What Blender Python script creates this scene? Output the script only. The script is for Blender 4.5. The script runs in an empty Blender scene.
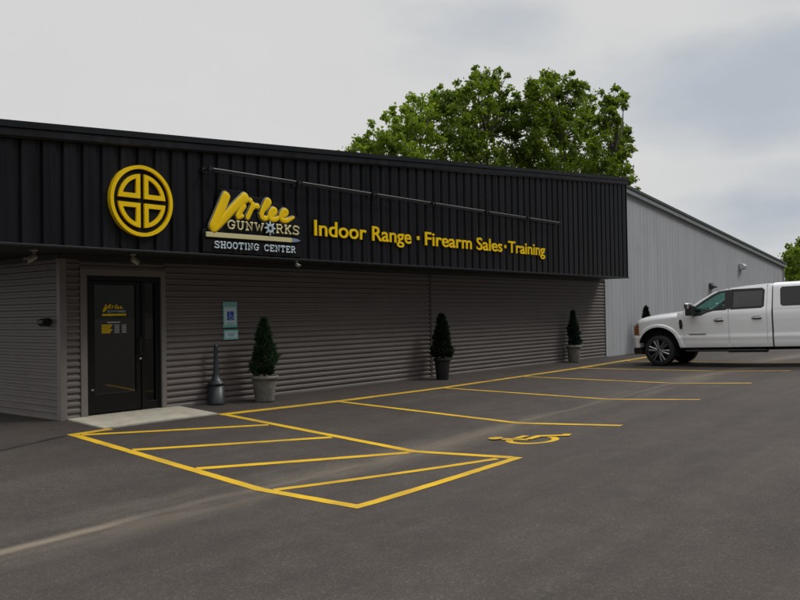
import bpy, bmesh, math, random
from mathutils import Vector, Matrix
R = math.radians
rnd = random.Random(7)
scn = bpy.context.scene
col = scn.collection

# ------------------------------------------------------------------ camera
CAM = Vector((1.2635, -11.8239, 1.5481))
FW = Vector((0.77458915, 0.63227731, 0.01539662))
RT = Vector((0.63246123, -0.7744364, -0.01552601))
UP = Vector((-0.00210696, -0.02176405, 0.99976091))
cd = bpy.data.cameras.new('camera')
cam = bpy.data.objects.new('camera', cd)
col.objects.link(cam)
cd.sensor_width = 36.0
cd.lens = 821.32 / 800 * 36
cd.clip_start = 0.05
cd.clip_end = 3000
m = Matrix((RT, UP, -FW)).transposed().to_4x4()
m.translation = CAM
cam.matrix_world = m
scn.camera = cam

# ------------------------------------------------------------------ light
SUN_TO = Vector((0.56, -0.46, 0.80)).normalized()
SUN_EL = math.asin(SUN_TO.z)
SUN_AZ = math.atan2(SUN_TO.x, SUN_TO.y)          # clockwise from +Y
ld = bpy.data.lights.new('sun', 'SUN')
ld.energy = 1.5
ld.angle = R(16)
ld.color = (1.0, 0.96, 0.9)
sun = bpy.data.objects.new('sun', ld)
col.objects.link(sun)
sun.location = (20, -30, 40)
sun.rotation_euler = (-SUN_TO).to_track_quat('-Z', 'Y').to_euler()

w = bpy.data.worlds.new('World')
scn.world = w
w.use_nodes = True
nt = w.node_tree
nt.nodes.clear()
def N(nt, t, **k):
    n = nt.nodes.new(t)
    for a, b in k.items():
        setattr(n, a, b)
    return n
def L(nt, a, b):
    nt.links.new(a, b)
def mathn(nt, op, a, b=None, c=None, clamp=False):
    n = N(nt, 'ShaderNodeMath', operation=op)
    n.use_clamp = clamp
    for i, v in enumerate((a, b, c)):
        if v is None:
            continue
        if isinstance(v, (int, float)):
            n.inputs[i].default_value = v
        else:
            L(nt, v, n.inputs[i])
    return n.outputs[0]
def mixc(nt, f, a, b, mode='MIX'):
    n = N(nt, 'ShaderNodeMix', data_type='RGBA', blend_type=mode)
    for s, v in ((0, f), (6, a), (7, b)):
        if isinstance(v, (int, float)):
            n.inputs[s].default_value = v
        elif isinstance(v, tuple):
            n.inputs[s].default_value = (*v[:3], 1)
        else:
            L(nt, v, n.inputs[s])
    return n.outputs[2]
def smooth(nt, v, lo, hi, a=0.0, b=1.0):
    n = N(nt, 'ShaderNodeMapRange', interpolation_type='SMOOTHSTEP')
    L(nt, v, n.inputs[0])
    for i, q in enumerate((lo, hi, a, b)):
        n.inputs[i + 1].default_value = q
    return n.outputs[0]
def noise(nt, vec, scale, detail=4.0, rough=0.55, mapping=None):
    if mapping:
        mp = N(nt, 'ShaderNodeMapping')
        mp.inputs['Scale'].default_value = mapping
        L(nt, vec, mp.inputs[0])
        vec = mp.outputs[0]
    n = N(nt, 'ShaderNodeTexNoise')
    n.inputs['Scale'].default_value = scale
    n.inputs['Detail'].default_value = detail
    n.inputs['Roughness'].default_value = rough
    L(nt, vec, n.inputs['Vector'])
    return n.outputs[0]

sky = N(nt, 'ShaderNodeTexSky', sky_type='NISHITA')
sky.sun_disc = False
sky.sun_elevation = SUN_EL
sky.sun_rotation = SUN_AZ
tc = N(nt, 'ShaderNodeTexCoord')
sep = N(nt, 'ShaderNodeSeparateXYZ')
L(nt, tc.outputs['Generated'], sep.inputs[0])
el = sep.outputs[2]
# overcast: cloud deck brighter overhead, thinner and blue grey in the east
east = N(nt, 'ShaderNodeVectorMath', operation='DOT_PRODUCT')
L(nt, tc.outputs['Generated'], east.inputs[0])
east.inputs[1].default_value = (0.93, -0.36, 0.0)
n1 = noise(nt, tc.outputs['Generated'], 2.6, 5, 0.5, (1, 1, 2.6))
n2 = noise(nt, tc.outputs['Generated'], 6.0, 6, 0.55, (1, 1, 2.2))
def gap(d, lo, hi, squash):
    mp = N(nt, 'ShaderNodeMapping', vector_type='POINT')
    mp.inputs['Location'].default_value = (-d[0], -d[1], -d[2]*squash)
    mp.inputs['Scale'].default_value = (1, 1, squash)
    L(nt, tc.outputs['Generated'], mp.inputs[0])
    ln = N(nt, 'ShaderNodeVectorMath', operation='LENGTH')
    L(nt, mp.outputs[0], ln.inputs[0])
    wob = mathn(nt, 'MULTIPLY_ADD', n1, 0.30, mathn(nt, 'MULTIPLY_ADD', n2, 0.16, -0.23))
    return smooth(nt, mathn(nt, 'ADD', ln.outputs['Value'], wob), lo, hi, 1, 0)
g1 = mathn(nt, 'MULTIPLY', gap((0.80, 0.49, 0.335), 0.0, 0.13, 2.4), 0.5)
g2 = mathn(nt, 'MULTIPLY', gap((0.93, 0.27, 0.235), 0.02, 0.20, 2.0), 0.78)
g3 = mathn(nt, 'MULTIPLY', gap((0.965, 0.235, 0.105), 0.02, 0.16, 2.4), 0.85)
g4 = mathn(nt, 'MULTIPLY', smooth(nt, east.outputs['Value'], 0.70, 0.95), smooth(nt, n1, 0.42, 0.6))
thin = mathn(nt, 'MAXIMUM', mathn(nt, 'MAXIMUM', g1, g2), mathn(nt, 'MAXIMUM', g3, g4))
tone = mathn(nt, 'MULTIPLY_ADD', n2, 0.06, 0.97)
zen = mathn(nt, 'MULTIPLY_ADD', smooth(nt, el, 0.38, 0.95), 1.6, 1.0)
# added: unseen low southern sky dimmed so walls under the canopy darken
sw = N(nt, 'ShaderNodeVectorMath', operation='DOT_PRODUCT')
L(nt, tc.outputs['Generated'], sw.inputs[0])
sw.inputs[1].default_value = (0.05, -0.9987, 0.0)
south_dim = mathn(nt, 'MULTIPLY', smooth(nt, sw.outputs['Value'], -0.05, 0.5), smooth(nt, el, 0.25, 0.88, 1.0, 0.0))
zen = mathn(nt, 'MULTIPLY', zen, mathn(nt, 'MULTIPLY_ADD', south_dim, -0.86, 1.0))
cloud = mixc(nt, thin, (6.6, 6.62, 6.6), (4.1, 4.6, 5.25))
cloud = mixc(nt, 1.0, cloud, tone, 'MULTIPLY')
cloud = mixc(nt, 1.0, cloud, zen, 'MULTIPLY')
skyc = mixc(nt, mathn(nt, 'MULTIPLY_ADD', thin, -0.10, 0.99), sky.outputs[0], cloud)
bg = N(nt, 'ShaderNodeBackground')
L(nt, skyc, bg.inputs[0])
bg.inputs[1].default_value = 0.1
wo = N(nt, 'ShaderNodeOutputWorld')
L(nt, bg.outputs[0], wo.inputs[0])

scn.view_settings.view_transform = 'Standard'
scn.view_settings.look = 'None'
scn.view_settings.exposure = 0.0
scn.view_settings.gamma = 1.0
scn.view_settings.use_curve_mapping = False

# ------------------------------------------------------------------ materials
def mat(name, color, rough=0.6, metal=0.0, spec=0.5, vary=0.0, vscale=3.0, bump=0.0, bscale=60.0, stretch=None, dirt=None):
    mt = bpy.data.materials.new(name)
    mt.use_nodes = True
    t = mt.node_tree
    b = t.nodes['Principled BSDF']
    b.inputs['Base Color'].default_value = (*color, 1)
    b.inputs['Roughness'].default_value = rough
    b.inputs['Metallic'].default_value = metal
    b.inputs['Specular IOR Level'].default_value = spec
    c = N(t, 'ShaderNodeTexCoord').outputs['Object']
    if vary:
        n = noise(t, c, vscale, 5, 0.6, stretch)
        f = smooth(t, n, 0.3, 0.7)
        lo = tuple(v * (1 - vary) for v in color)
        hi = tuple(min(1, v * (1 + vary)) for v in color)
        cc = mixc(t, f, lo, hi)
        if dirt:
            n3 = noise(t, c, vscale * 0.37, 6, 0.7)
            cc = mixc(t, smooth(t, n3, 0.52, 0.75, 0, dirt[1]), cc, dirt[0])
        L(t, cc, b.inputs['Base Color'])
        rr = mathn(t, 'MULTIPLY_ADD', n, 0.2, rough - 0.1)
        L(t, rr, b.inputs['Roughness'])
    if bump:
        bn = N(t, 'ShaderNodeBump')
        bn.inputs['Strength'].default_value = bump
        bn.inputs['Distance'].default_value = 0.02
        L(t, noise(t, c, bscale, 3, 0.6, stretch), bn.inputs['Height'])
        L(t, bn.outputs[0], b.inputs['Normal'])
    return mt

M = {}
M['siding'] = mat('siding_taupe', (0.138, 0.122, 0.117), 0.55, vary=0.10, vscale=2.2, stretch=(0.5, 1, 3), bump=0.06, bscale=40, dirt=((0.10, 0.086, 0.078), 0.4))
M['trim'] = mat('trim_taupe', (0.165, 0.149, 0.143), 0.5, vary=0.06)
M['black_metal'] = mat('black_ribbed_metal', (0.0085, 0.0090, 0.0118), 0.30, vary=0.3, vscale=1.3, stretch=(3, 1, 0.25), spec=0.30)
M['cap'] = mat('dark_cap_metal', (0.013, 0.017, 0.020), 0.42, spec=0.3, vary=0.15, vscale=1.0, stretch=(0.5, 1, 2))
M['soffit'] = mat('soffit_black', (0.016, 0.016, 0.016), 0.6, vary=0.1)
M['grey_metal'] = mat('grey_wall_metal', (0.39, 0.405, 0.435), 0.5, vary=0.06, vscale=0.8, stretch=(2.5, 1, 0.3), dirt=((0.24, 0.25, 0.26), 0.35))
M['rake'] = mat('rake_trim', (0.20, 0.225, 0.225), 0.45, vary=0.1)
M['rake_dark'] = mat('rake_dark', (0.085, 0.11, 0.105), 0.45, vary=0.1)
M['roof'] = mat('roof_metal', (0.18, 0.19, 0.195), 0.4, vary=0.08)
M['door_black'] = mat('door_black_aluminium', (0.006, 0.006, 0.0065), 0.4, spec=0.25)
M['chrome'] = mat('chrome', (0.62, 0.63, 0.65), 0.16, metal=1.0)
M['steel'] = mat('brushed_steel', (0.45, 0.45, 0.46), 0.35, metal=1.0)
M['yellow'] = mat('sign_yellow', (0.86, 0.58, 0.003), 0.5, spec=0.2, vary=0.05)
M['cream'] = mat('sign_cream', (0.62, 0.56, 0.30), 0.45)
M['paleblue'] = mat('sign_pale_blue', (0.50, 0.60, 0.66), 0.45)
M['bulletblue'] = mat('sign_slate_blue', (0.20, 0.27, 0.40), 0.4)
M['panel'] = mat('sign_panel_black', (0.005, 0.005, 0.006), 0.5, spec=0.2)
M['tube'] = mat('light_bar_grey', (0.10, 0.115, 0.12), 0.4, vary=0.15)
M['camwhite'] = mat('camera_white', (0.33, 0.32, 0.29), 0.4)
M['blackplastic'] = mat('black_plastic', (0.014, 0.014, 0.015), 0.4)
M['teal'] = mat('sign_teal', (0.20, 0.58, 0.56), 0.4, vary=0.05)
M['signwhite'] = mat('sign_white', (0.58, 0.74, 0.78), 0.4, vary=0.05)
M['blue'] = mat('sign_blue', (0.02, 0.08, 0.50), 0.4)
M['concrete'] = mat('slab_concrete', (0.40, 0.375, 0.305), 0.85, vary=0.14, vscale=4, bump=0.2, bscale=70, dirt=((0.22, 0.21, 0.18), 0.5))
M['bin'] = mat('bin_slate', (0.026, 0.033, 0.042), 0.45, vary=0.1)
M['pot_grey'] = mat('pot_grey_stone', (0.17, 0.165, 0.15), 0.8, vary=0.2, vscale=14, bump=0.4, bscale=35)
M['pot_black'] = mat('pot_black', (0.012, 0.014, 0.018), 0.5, vary=0.1)
M['soil'] = mat('soil', (0.03, 0.022, 0.015), 0.95, vary=0.2, vscale=30)
M['bark'] = mat('bark', (0.10, 0.085, 0.07), 0.9, vary=0.25, vscale=4, bump=0.5, bscale=12)
M['white_paint'] = mat('truck_white_paint', (0.78, 0.79, 0.81), 0.22, spec=0.5)
M['white_paint'].node_tree.nodes['Principled BSDF'].inputs['Coat Weight'].default_value = 0.6
M['white_paint'].node_tree.nodes['Principled BSDF'].inputs['Coat Roughness'].default_value = 0.06
M['gap'] = mat('gap_dark', (0.012, 0.012, 0.013), 0.7)
M['under'] = mat('chassis_dark', (0.010, 0.010, 0.010), 0.8)
M['tyre'] = mat('tyre_rubber', (0.013, 0.013, 0.014), 0.75, vary=0.2, vscale=8)
M['rim'] = mat('rim_alloy', (0.27, 0.275, 0.29), 0.34, metal=1.0)
M['amber'] = mat('amber_lens', (0.30, 0.10, 0.03), 0.2)
M['lampglass'] = mat('headlamp_lens', (0.30, 0.31, 0.32), 0.1)
M['seat'] = mat('seat_dark', (0.03, 0.03, 0.032), 0.8)
M['red'] = mat('tail_red', (0.25, 0.01, 0.01), 0.2)
M['tar'] = mat('tar', (0.02, 0.019, 0.018), 0.6, vary=0.3)

def glass_mat(name, tint, rough=0.02, alpha=0.55):
    mt = bpy.data.materials.new(name)
    mt.use_nodes = True
    t = mt.node_tree
    b = t.nodes['Principled BSDF']
    b.inputs['Base Color'].default_value = (0.004, 0.005, 0.005, 1)
    b.inputs['Roughness'].default_value = rough
    b.inputs['Specular IOR Level'].default_value = 1.0
    tr = N(t, 'ShaderNodeBsdfTransparent')
    tr.inputs[0].default_value = (*tint, 1)
    mx = N(t, 'ShaderNodeMixShader')
    mx.inputs[0].default_value = alpha
    L(t, b.outputs[0], mx.inputs[1])
    L(t, tr.outputs[0], mx.inputs[2])
    L(t, mx.outputs[0], t.nodes['Material Output'].inputs[0])
    return mt
M['door_glass'] = glass_mat('door_glass', (0.25, 0.27, 0.28), 0.02, 0.2)
M['cab_glass'] = glass_mat('cab_glass_green', (0.46, 0.80, 0.72), 0.02, 0.78)
M['side_glass'] = glass_mat('sidelight_glass', (0.7, 0.72, 0.72), 0.02, 0.6)
M['dark_glass'] = glass_mat('privacy_glass', (0.10, 0.11, 0.12), 0.03, 0.35)

def leaf_mat(name, lo, hi, trans=0.35):
    mt = bpy.data.materials.new(name)
    mt.use_nodes = True
    t = mt.node_tree
    b = t.nodes['Principled BSDF']
    g = N(t, 'ShaderNodeNewGeometry')
    c = N(t, 'ShaderNodeTexCoord').outputs['Object']
    f = mathn(t, 'MULTIPLY_ADD', g.outputs['Random Per Island'], 0.45, mathn(t, 'MULTIPLY', smooth(t, noise(t, c, 0.7, 3), 0.36, 0.64), 0.55))
    cc = mixc(t, f, lo, hi)
    L(t, cc, b.inputs['Base Color'])
    b.inputs['Roughness'].default_value = 0.55
    b.inputs['Specular IOR Level'].default_value = 0.3
    tl = N(t, 'ShaderNodeBsdfTranslucent')
    L(t, mixc(t, 0.6, cc, tuple(v * 1.25 for v in hi)), tl.inputs[0])
    mx = N(t, 'ShaderNodeMixShader')
    mx.inputs[0].default_value = trans
    L(t, b.outputs[0], mx.inputs[1])
    L(t, tl.outputs[0], mx.inputs[2])
    L(t, mx.outputs[0], t.nodes['Material Output'].inputs[0])
    return mt
M['leaf_bright'] = leaf_mat('leaf_bright', (0.095, 0.165, 0.010), (0.21, 0.30, 0.018), 0.5)
M['leaf_mid'] = leaf_mat('leaf_mid', (0.048, 0.108, 0.009), (0.175, 0.25, 0.015), 0.52)
M['leaf_dark'] = leaf_mat('leaf_dark', (0.028, 0.060, 0.011), (0.085, 0.135, 0.016), 0.42)
M['spruce'] = leaf_mat('spruce', (0.012, 0.032, 0.012), (0.035, 0.080, 0.024), 0.15)
M['spruce_dark'] = leaf_mat('spruce_dark', (0.006, 0.014, 0.006), (0.016, 0.032, 0.010), 0.1)
M['spruce_blue'] = leaf_mat('spruce_blue', (0.010, 0.030, 0.020), (0.030, 0.065, 0.042), 0.15)

def asphalt():
    mt = bpy.data.materials.new('asphalt')
    mt.use_nodes = True
    t = mt.node_tree
    b = t.nodes['Principled BSDF']
    c = N(t, 'ShaderNodeTexCoord').outputs['Object']
    s = N(t, 'ShaderNodeSeparateXYZ')
    L(t, c, s.inputs[0])
    x, y = s.outputs[0], s.outputs[1]
    fine = noise(t, c, 120, 4, 0.75)
    grit = N(t, 'ShaderNodeTexVoronoi')
    grit.inputs['Scale'].default_value = 75
    L(t, c, grit.inputs['Vector'])
    stone = smooth(t, grit.outputs['Color'], 0.60, 0.95)
    mid = noise(t, c, 2.6, 12, 0.72)
    big = noise(t, c, 0.30, 8, 0.6)
    drag = noise(t, c, 0.8, 9, 0.68, (0.10, 1.5, 1))
    col1 = mixc(t, smooth(t, fine, 0.30, 0.70), (0.0235, 0.0188, 0.0163), (0.063, 0.0518, 0.0455))
    col1 = mixc(t, mathn(t, 'MULTIPLY', stone, 0.45), col1, (0.112, 0.094, 0.081))
    col1 = mixc(t, 1.0, col1, mathn(t, 'MULTIPLY_ADD', smooth(t, mid, 0.3, 0.7), 0.30, 0.85), 'MULTIPLY')
    col1 = mixc(t, 1.0, col1, mathn(t, 'MULTIPLY_ADD', smooth(t, big, 0.35, 0.65), 0.16, 0.92), 'MULTIPLY')
    col1 = mixc(t, 1.0, col1, mathn(t, 'MULTIPLY_ADD', smooth(t, drag, 0.35, 0.68), 0.28, 0.87), 'MULTIPLY')
    # pale silt washed into the swale
    wob = mathn(t, 'MULTIPLY_ADD', noise(t, c, 0.35, 3, 0.5, (1, 0.05, 1)), 0.5, -0.25)
    dd = mathn(t, 'ABSOLUTE', mathn(t, 'ADD', mathn(t, 'ADD', y, 5.10), wob))
    core = smooth(t, dd, 0.01, 0.13, 1, 0)
    skirt = smooth(t, dd, 0.05, 0.75, 1, 0)
    br = smooth(t, noise(t, c, 0.9, 6, 0.65, (0.35, 1.4, 1)), 0.36, 0.68)
    west = smooth(t, x, 5.0, 5.9, 1.25, 0.42)
    f1 = mathn(t, 'MULTIPLY', mathn(t, 'MULTIPLY', core, west), mathn(t, 'MULTIPLY_ADD', br, 0.45, 0.5))
    f2 = mathn(t, 'MULTIPLY', mathn(t, 'MULTIPLY', skirt, br), 0.36)
    f = mathn(t, 'MAXIMUM', f1, f2)
    col1 = mixc(t, f, col1, (0.225, 0.188, 0.140))
    # oil drips and dark patches
    v = N(t, 'ShaderNodeTexVoronoi')
    v.inputs['Scale'].default_value = 0.55
    L(t, c, v.inputs['Vector'])
    spot = mathn(t, 'MULTIPLY', smooth(t, v.outputs['Distance'], 0.0, 0.16, 1, 0), smooth(t, noise(t, c, 3, 5), 0.42, 0.62))
    col1 = mixc(t, mathn(t, 'MULTIPLY', spot, 0.7), col1, (0.03, 0.026, 0.023))
    # asphalt colour carries on unchanged to the foot of the wall
    L(t, col1, b.inputs['Base Color'])
    b.inputs['Roughness'].default_value = 0.82
    b.inputs['Specular IOR Level'].default_value = 0.35
    bn = N(t, 'ShaderNodeBump')
    bn.inputs['Strength'].default_value = 0.55
    bn.inputs['Distance'].default_value = 0.006
    L(t, fine, bn.inputs['Height'])
    L(t, bn.outputs[0], b.inputs['Normal'])
    return mt
M['asphalt'] = asphalt()

def road_paint():
    mt = bpy.data.materials.new('yellow_road_paint')
    mt.use_nodes = True
    t = mt.node_tree
    b = t.nodes['Principled BSDF']
    c = N(t, 'ShaderNodeTexCoord').outputs['Object']
    wear = smooth(t, noise(t, c, 42, 8, 0.8), 0.54, 0.68)
    patch = smooth(t, noise(t, c, 1.1, 4, 0.6), 0.42, 0.72)
    s = N(t, 'ShaderNodeSeparateXYZ')
    L(t, c, s.inputs[0])
    worn = smooth(t, s.outputs[0], 9.0, 20.0, 0.45, 1.0)          # the far stalls see more tyres
    tone = mixc(t, smooth(t, noise(t, c, 2.0, 4), 0.3, 0.7), (0.62, 0.365, 0.004), (0.72, 0.445, 0.007))
    tone = mixc(t, mathn(t, 'MULTIPLY', worn, 0.55), tone, (0.32, 0.23, 0.075))
    f = mathn(t, 'MULTIPLY', mathn(t, 'MULTIPLY_ADD', patch, 0.6, mathn(t, 'MULTIPLY', wear, 0.55)), mathn(t, 'MULTIPLY_ADD', worn, 0.5, 0.35))
    sil = mathn(t, 'ABSOLUTE', mathn(t, 'ADD', s.outputs[1], 5.10))
    f = mathn(t, 'MAXIMUM', f, mathn(t, 'MULTIPLY', smooth(t, sil, 0.05, 0.5, 0.5, 0.0), worn))
    L(t, mixc(t, f, tone, (0.10, 0.085, 0.07)), b.inputs['Base Color'])
    b.inputs['Roughness'].default_value = 0.7
    b.inputs['Specular IOR Level'].default_value = 0.12
    return mt
M['paint'] = road_paint()

# ------------------------------------------------------------------ object helpers
OFF = {}
def tag(o, label=None, cat=None, group=None, kind=None):
    if label: o['label'] = label
    if cat: o['category'] = cat
    if group: o['group'] = group
    if kind: o['kind'] = kind
    return o
def empty(name, loc=(0, 0, 0), label=None, cat=None, group=None):
    o = bpy.data.objects.new(name, None)
    o.empty_display_size = 0.2
    col.objects.link(o)
    o.location = loc
    OFF[o.name] = Vector(loc)
    return tag(o, label, cat, group)

class MB:
    def __init__(s):
        s.v = []; s.f = []; s.mi = []; s.sm = []
    def add(s, vs, fs, sm=False, mi=0):
        b = len(s.v)
        s.v += [tuple(p) for p in vs]
        s.f += [tuple(b + i for i in f) for f in fs]
        s.mi += [mi] * len(fs); s.sm += [sm] * len(fs)
        return s
    def box(s, a, b, mi=0, rot=None, piv=None):
        x0, y0, z0 = a; x1, y1, z1 = b
        vs = [Vector(p) for p in ((x0,y0,z0),(x1,y0,z0),(x1,y1,z0),(x0,y1,z0),(x0,y0,z1),(x1,y0,z1),(x1,y1,z1),(x0,y1,z1))]
        if rot is not None:
            pv = Vector(piv) if piv is not None else Vector(((x0+x1)/2,(y0+y1)/2,(z0+z1)/2))
            vs = [rot @ (p - pv) + pv for p in vs]
        return s.add(vs, [(0,3,2,1),(4,5,6,7),(0,1,5,4),(1,2,6,5),(2,3,7,6),(3,0,4,7)], mi=mi)
    def tube(s, pts, rad, seg=8, mi=0, cap=True, squash=None):
        pts = [Vector(p) for p in pts]
        n = len(pts)
        if isinstance(rad, (int, float)): rad = [rad] * n
        rings = []
        pu = None
        for i, p in enumerate(pts):
            t = (pts[min(i+1,n-1)] - pts[max(i-1,0)])
            if t.length < 1e-9: t = Vector((0,0,1))
            t.normalize()
            if squash is not None:
                u = Vector(squash[0]); sq = squash[1]
                vv = t.cross(u).normalized()
            else:
                sq = 1.0
                u = pu if pu is not None else (Vector((0,0,1)) if abs(t.z) < 0.9 else Vector((1,0,0)))
                u = (u - t * u.dot(t))
                if u.length < 1e-6: u = Vector((1,0,0)) - t * t.x
                u.normalize(); pu = u
                vv = t.cross(u).normalized()
            rings.append([p + (u * math.cos(2*math.pi*k/seg) * sq + vv * math.sin(2*math.pi*k/seg)) * rad[i] for k in range(seg)])
        vs = [q for r in rings for q in r]
        fs = []
        for i in range(n-1):
            for k in range(seg):
                fs.append((i*seg+k, i*seg+(k+1)%seg, (i+1)*seg+(k+1)%seg, (i+1)*seg+k))
        s.add(vs, fs, True, mi)
        if cap:
            s.add([rings[0][k] for k in range(seg)], [tuple(range(seg))[::-1]], False, mi)
            s.add([rings[-1][k] for k in range(seg)], [tuple(range(seg))], False, mi)
        return s
    def lathe(s, prof, c=(0,0,0), seg=24, axis='z', mi=0, sm=True):
        vs = []
        for r, h in prof:
            for k in range(seg):
                a = 2*math.pi*k/seg
                u, v = r*math.cos(a), r*math.sin(a)
                p = (u, v, h) if axis == 'z' else ((h, u, v) if axis == 'x' else (v, h, u))
                vs.append((p[0]+c[0], p[1]+c[1], p[2]+c[2]))
        fs = []
        for i in range(len(prof)-1):
            for k in range(seg):
                fs.append((i*seg+k, i*seg+(k+1)%seg, (i+1)*seg+(k+1)%seg, (i+1)*seg+k))
        return s.add(vs, fs, sm, mi)
    def prism(s, poly, plane, d0, d1, mi=0):
        """2D polygon extruded. plane 'xz' -> depth along y, 'xy' -> z, 'yz' -> x"""
        n = len(poly)
        def P(p, d):
            return {'xz': (p[0], d, p[1]), 'xy': (p[0], p[1], d), 'yz': (d, p[0], p[1])}[plane]
        vs = [P(p, d0) for p in poly] + [P(p, d1) for p in poly]
        fs = [tuple(range(n)), tuple(range(2*n-1, n-1, -1))]
        fs += [(i, i+n, (i+1) % n + n, (i+1) % n) for i in range(n)]
        return s.add(vs, fs, mi=mi)
    def build(s, name, mats, parent=None, bevel=0.0, bseg=2, recalc=True):
        off = OFF.get(parent.name, Vector()) if parent else Vector()
        me = bpy.data.meshes.new(name)
        me.from_pydata([tuple(Vector(p) - off) for p in s.v], [], s.f)
        if not isinstance(mats, (list, tuple)): mats = [mats]
        for q in mats: me.materials.append(q)
        me.polygons.foreach_set('material_index', s.mi)
        me.polygons.foreach_set('use_smooth', s.sm)
        if recalc:
            bm = bmesh.new(); bm.from_mesh(me)
            bmesh.ops.recalc_face_normals(bm, faces=bm.faces)
            bm.to_mesh(me); bm.free()
        me.update()
        o = bpy.data.objects.new(name, me)
        col.objects.link(o)
        if parent:
            o.parent = parent
            OFF[o.name] = off
        else:
            OFF[o.name] = Vector()
        if bevel:
            bv = o.modifiers.new('bevel', 'BEVEL')
            bv.width = bevel; bv.segments = bseg; bv.limit_method = 'ANGLE'; bv.angle_limit = R(40)
        return o
def copy_tree(o, parent=None):
    c = o.copy(); col.objects.link(c); c.parent = parent
    for ch in list(o.children):
        copy_tree(ch, c)
    return c

def interp(x, xs, ys):
    if x <= xs[0]: return ys[0]
    for i in range(len(xs)-1):
        if x <= xs[i+1]:
            t = (x-xs[i])/(xs[i+1]-xs[i])
            return ys[i]*(1-t)+ys[i+1]*t
    return ys[-1]

# ------------------------------------------------------------------ ground
YC = -5.10
def G(x, y):
    if y >= 0: return 0.0
    zc = interp(x, (3, 7.1, 9.75, 12.3, 15.45, 18.8, 22.0, 26.0), (-0.31, -0.31, -0.28, -0.21, -0.135, -0.09, -0.035, 0.0))
    zw = interp(x, (22, 30), (-0.07, -0.03))
    if y >= -1.3: return zw * (-y/1.3)
    if y >= YC: return zw + (zc-zw)*((-1.3-y)/(-1.3-YC))
    sl = interp(x, (5.0, 7.5, 10, 22, 30, 60), (0.004, 0.014, 0.042, 0.044, 0.04, 0.0))
    d = min(YC-y, 6.0) + max(0, min(YC-y-6.0, 20))*0.25
    return zc + sl*d
xs = [-700, -300, -120, -60, -30, -20, -15] + [-12+0.5*i for i in range(24)] + [i*0.25 for i in range(0, 140)] + [35+i for i in range(0, 30)] + [66, 70, 80, 100, 140, 220, 400, 900]
xs += [3, 7.1, 9.75, 12.3, 15.45, 18.8, 22, 26, 30]
ys = [-700, -300, -120, -60, -40, -31.1, -25, -20] + [-16+0.5*i for i in range(10)] + [-11.1, YC, -1.3, 0.0] + [-11+0.25*i for i in range(44)] + [0.5, 1, 2, 4, 8, 14, 20, 30, 50, 90, 200, 400, 900]
xs = sorted(set(round(v, 3) for v in xs)); ys = sorted(set(round(v, 3) for v in ys))
g = MB()
vs = [(x, y, G(x, y)) for y in ys for x in xs]
nx = len(xs)
g.add(vs, [(j*nx+i, j*nx+i+1, (j+1)*nx+i+1, (j+1)*nx+i) for j in range(len(ys)-1) for i in range(nx-1)])
tag(g.build('asphalt_lot', M['asphalt'], recalc=False), 'dark brown grey asphalt parking lot with pale silt line', kind='structure')

def strip(mb, pts, wd, dz=0.004, step=0.1, rag=0.07):
    pts = [Vector((p[0], p[1], 0)) for p in pts]
    dense = []; wid = []
    for i, (a, b) in enumerate(zip(pts[:-1], pts[1:])):
        n = max(1, int((b-a).length/step))
        cuts = [k/n for k in range(n)]
        for yy in (YC, -1.3):
            if (a.y-yy)*(b.y-yy) < 0: cuts.append((yy-a.y)/(b.y-a.y))
        for k in sorted(cuts): dense.append((a.lerp(b, k), i if k > 0 else -i-1))
    dense.append((pts[-1], -len(pts)))
    vs = []; n = len(dense)
    for p, tagi in dense:
        if tagi < 0:                                   # a corner or an end: mitre
            k = -tagi-1
            d0 = (pts[k]-pts[k-1]).normalized() if k > 0 else (pts[1]-pts[0]).normalized()
            d1 = (pts[k+1]-pts[k]).normalized() if k < len(pts)-1 else d0
            t = (d0+d1).normalized(); sc = 1/max(0.4, t.dot(d1))
        else:
            t = (pts[tagi+1]-pts[tagi]).normalized(); sc = 1.0
        q = Vector((-t.y, t.x, 0))*wd*0.5*sc
        for k in (-1, 0, 1):
            r = p+q*k*(1+rnd.uniform(-rag, rag))
            vs.append((r.x, r.y, G(r.x, r.y)+dz))
    fs = []
    for i in range(n-1):
        for k in (0, 1):
            fs.append((3*i+k, 3*i+k+1, 3*i+4+k, 3*i+3+k))
    mb.add(vs, fs)
    return mb
def paint(name, pts, wd, label, dz=0.004, group=None, cat='pavement marking'):
    o = strip(MB(), pts, wd, dz).build(name, M['paint'], recalc=False)
    return tag(o, label, cat, group)
PW = 0.128
paint('painted_line', [(9.72, -1.12), (12.3, -1.32), (15.4, -1.40), (18.9, -1.32), (22.3, -1.22), (27.6, -1.02)], 0.17, 'long yellow line running parallel to the wall at the head of the stalls')
paint('painted_line', [(9.79, -1.20), (9.74, -5.1), (9.79, -6.565)], PW, 'yellow line between hatched aisle and the accessible stall')
paint('painted_line', [(12.27, -1.395), (12.38, -5.1), (12.49, -6.76)], PW, 'yellow stall line just right of the wheelchair symbol')
paint('painted_line', [(15.42, -1.475), (15.62, -5.1), (15.74, -6.76)], PW, 'yellow stall line starting by the dark potted shrub')
paint('painted_line', [(18.8, -1.40), (18.95, -5.1), (18.95, -6.70)], PW, 'faded yellow stall line second nearest the truck')
paint('painted_line', [(22.05, -1.31), (22.12, -5.1), (22.05, -6.70)], PW, 'faded yellow stall line directly beside the white truck')
paint('painted_line', [(25.35, -1.20), (25.3, -6.75)], PW, 'faded yellow stall line on the far side of the truck')
paint('painted_border', [(7.78, -1.11), (7.17, -1.16), (7.09, -5.1), (7.06, -6.53), (8.4, -6.59), (9.83, -6.64)], 0.125, 'thick yellow border round the left and outer sides of the hatched aisle')
HG = 'diagonal hatch lines of the access aisle'
paint('hatch_line', [(7.245, -1.25), (9.67, -2.34)], 0.115, 'yellow diagonal hatch line nearest the entrance slab', 0.004, HG)
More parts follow.
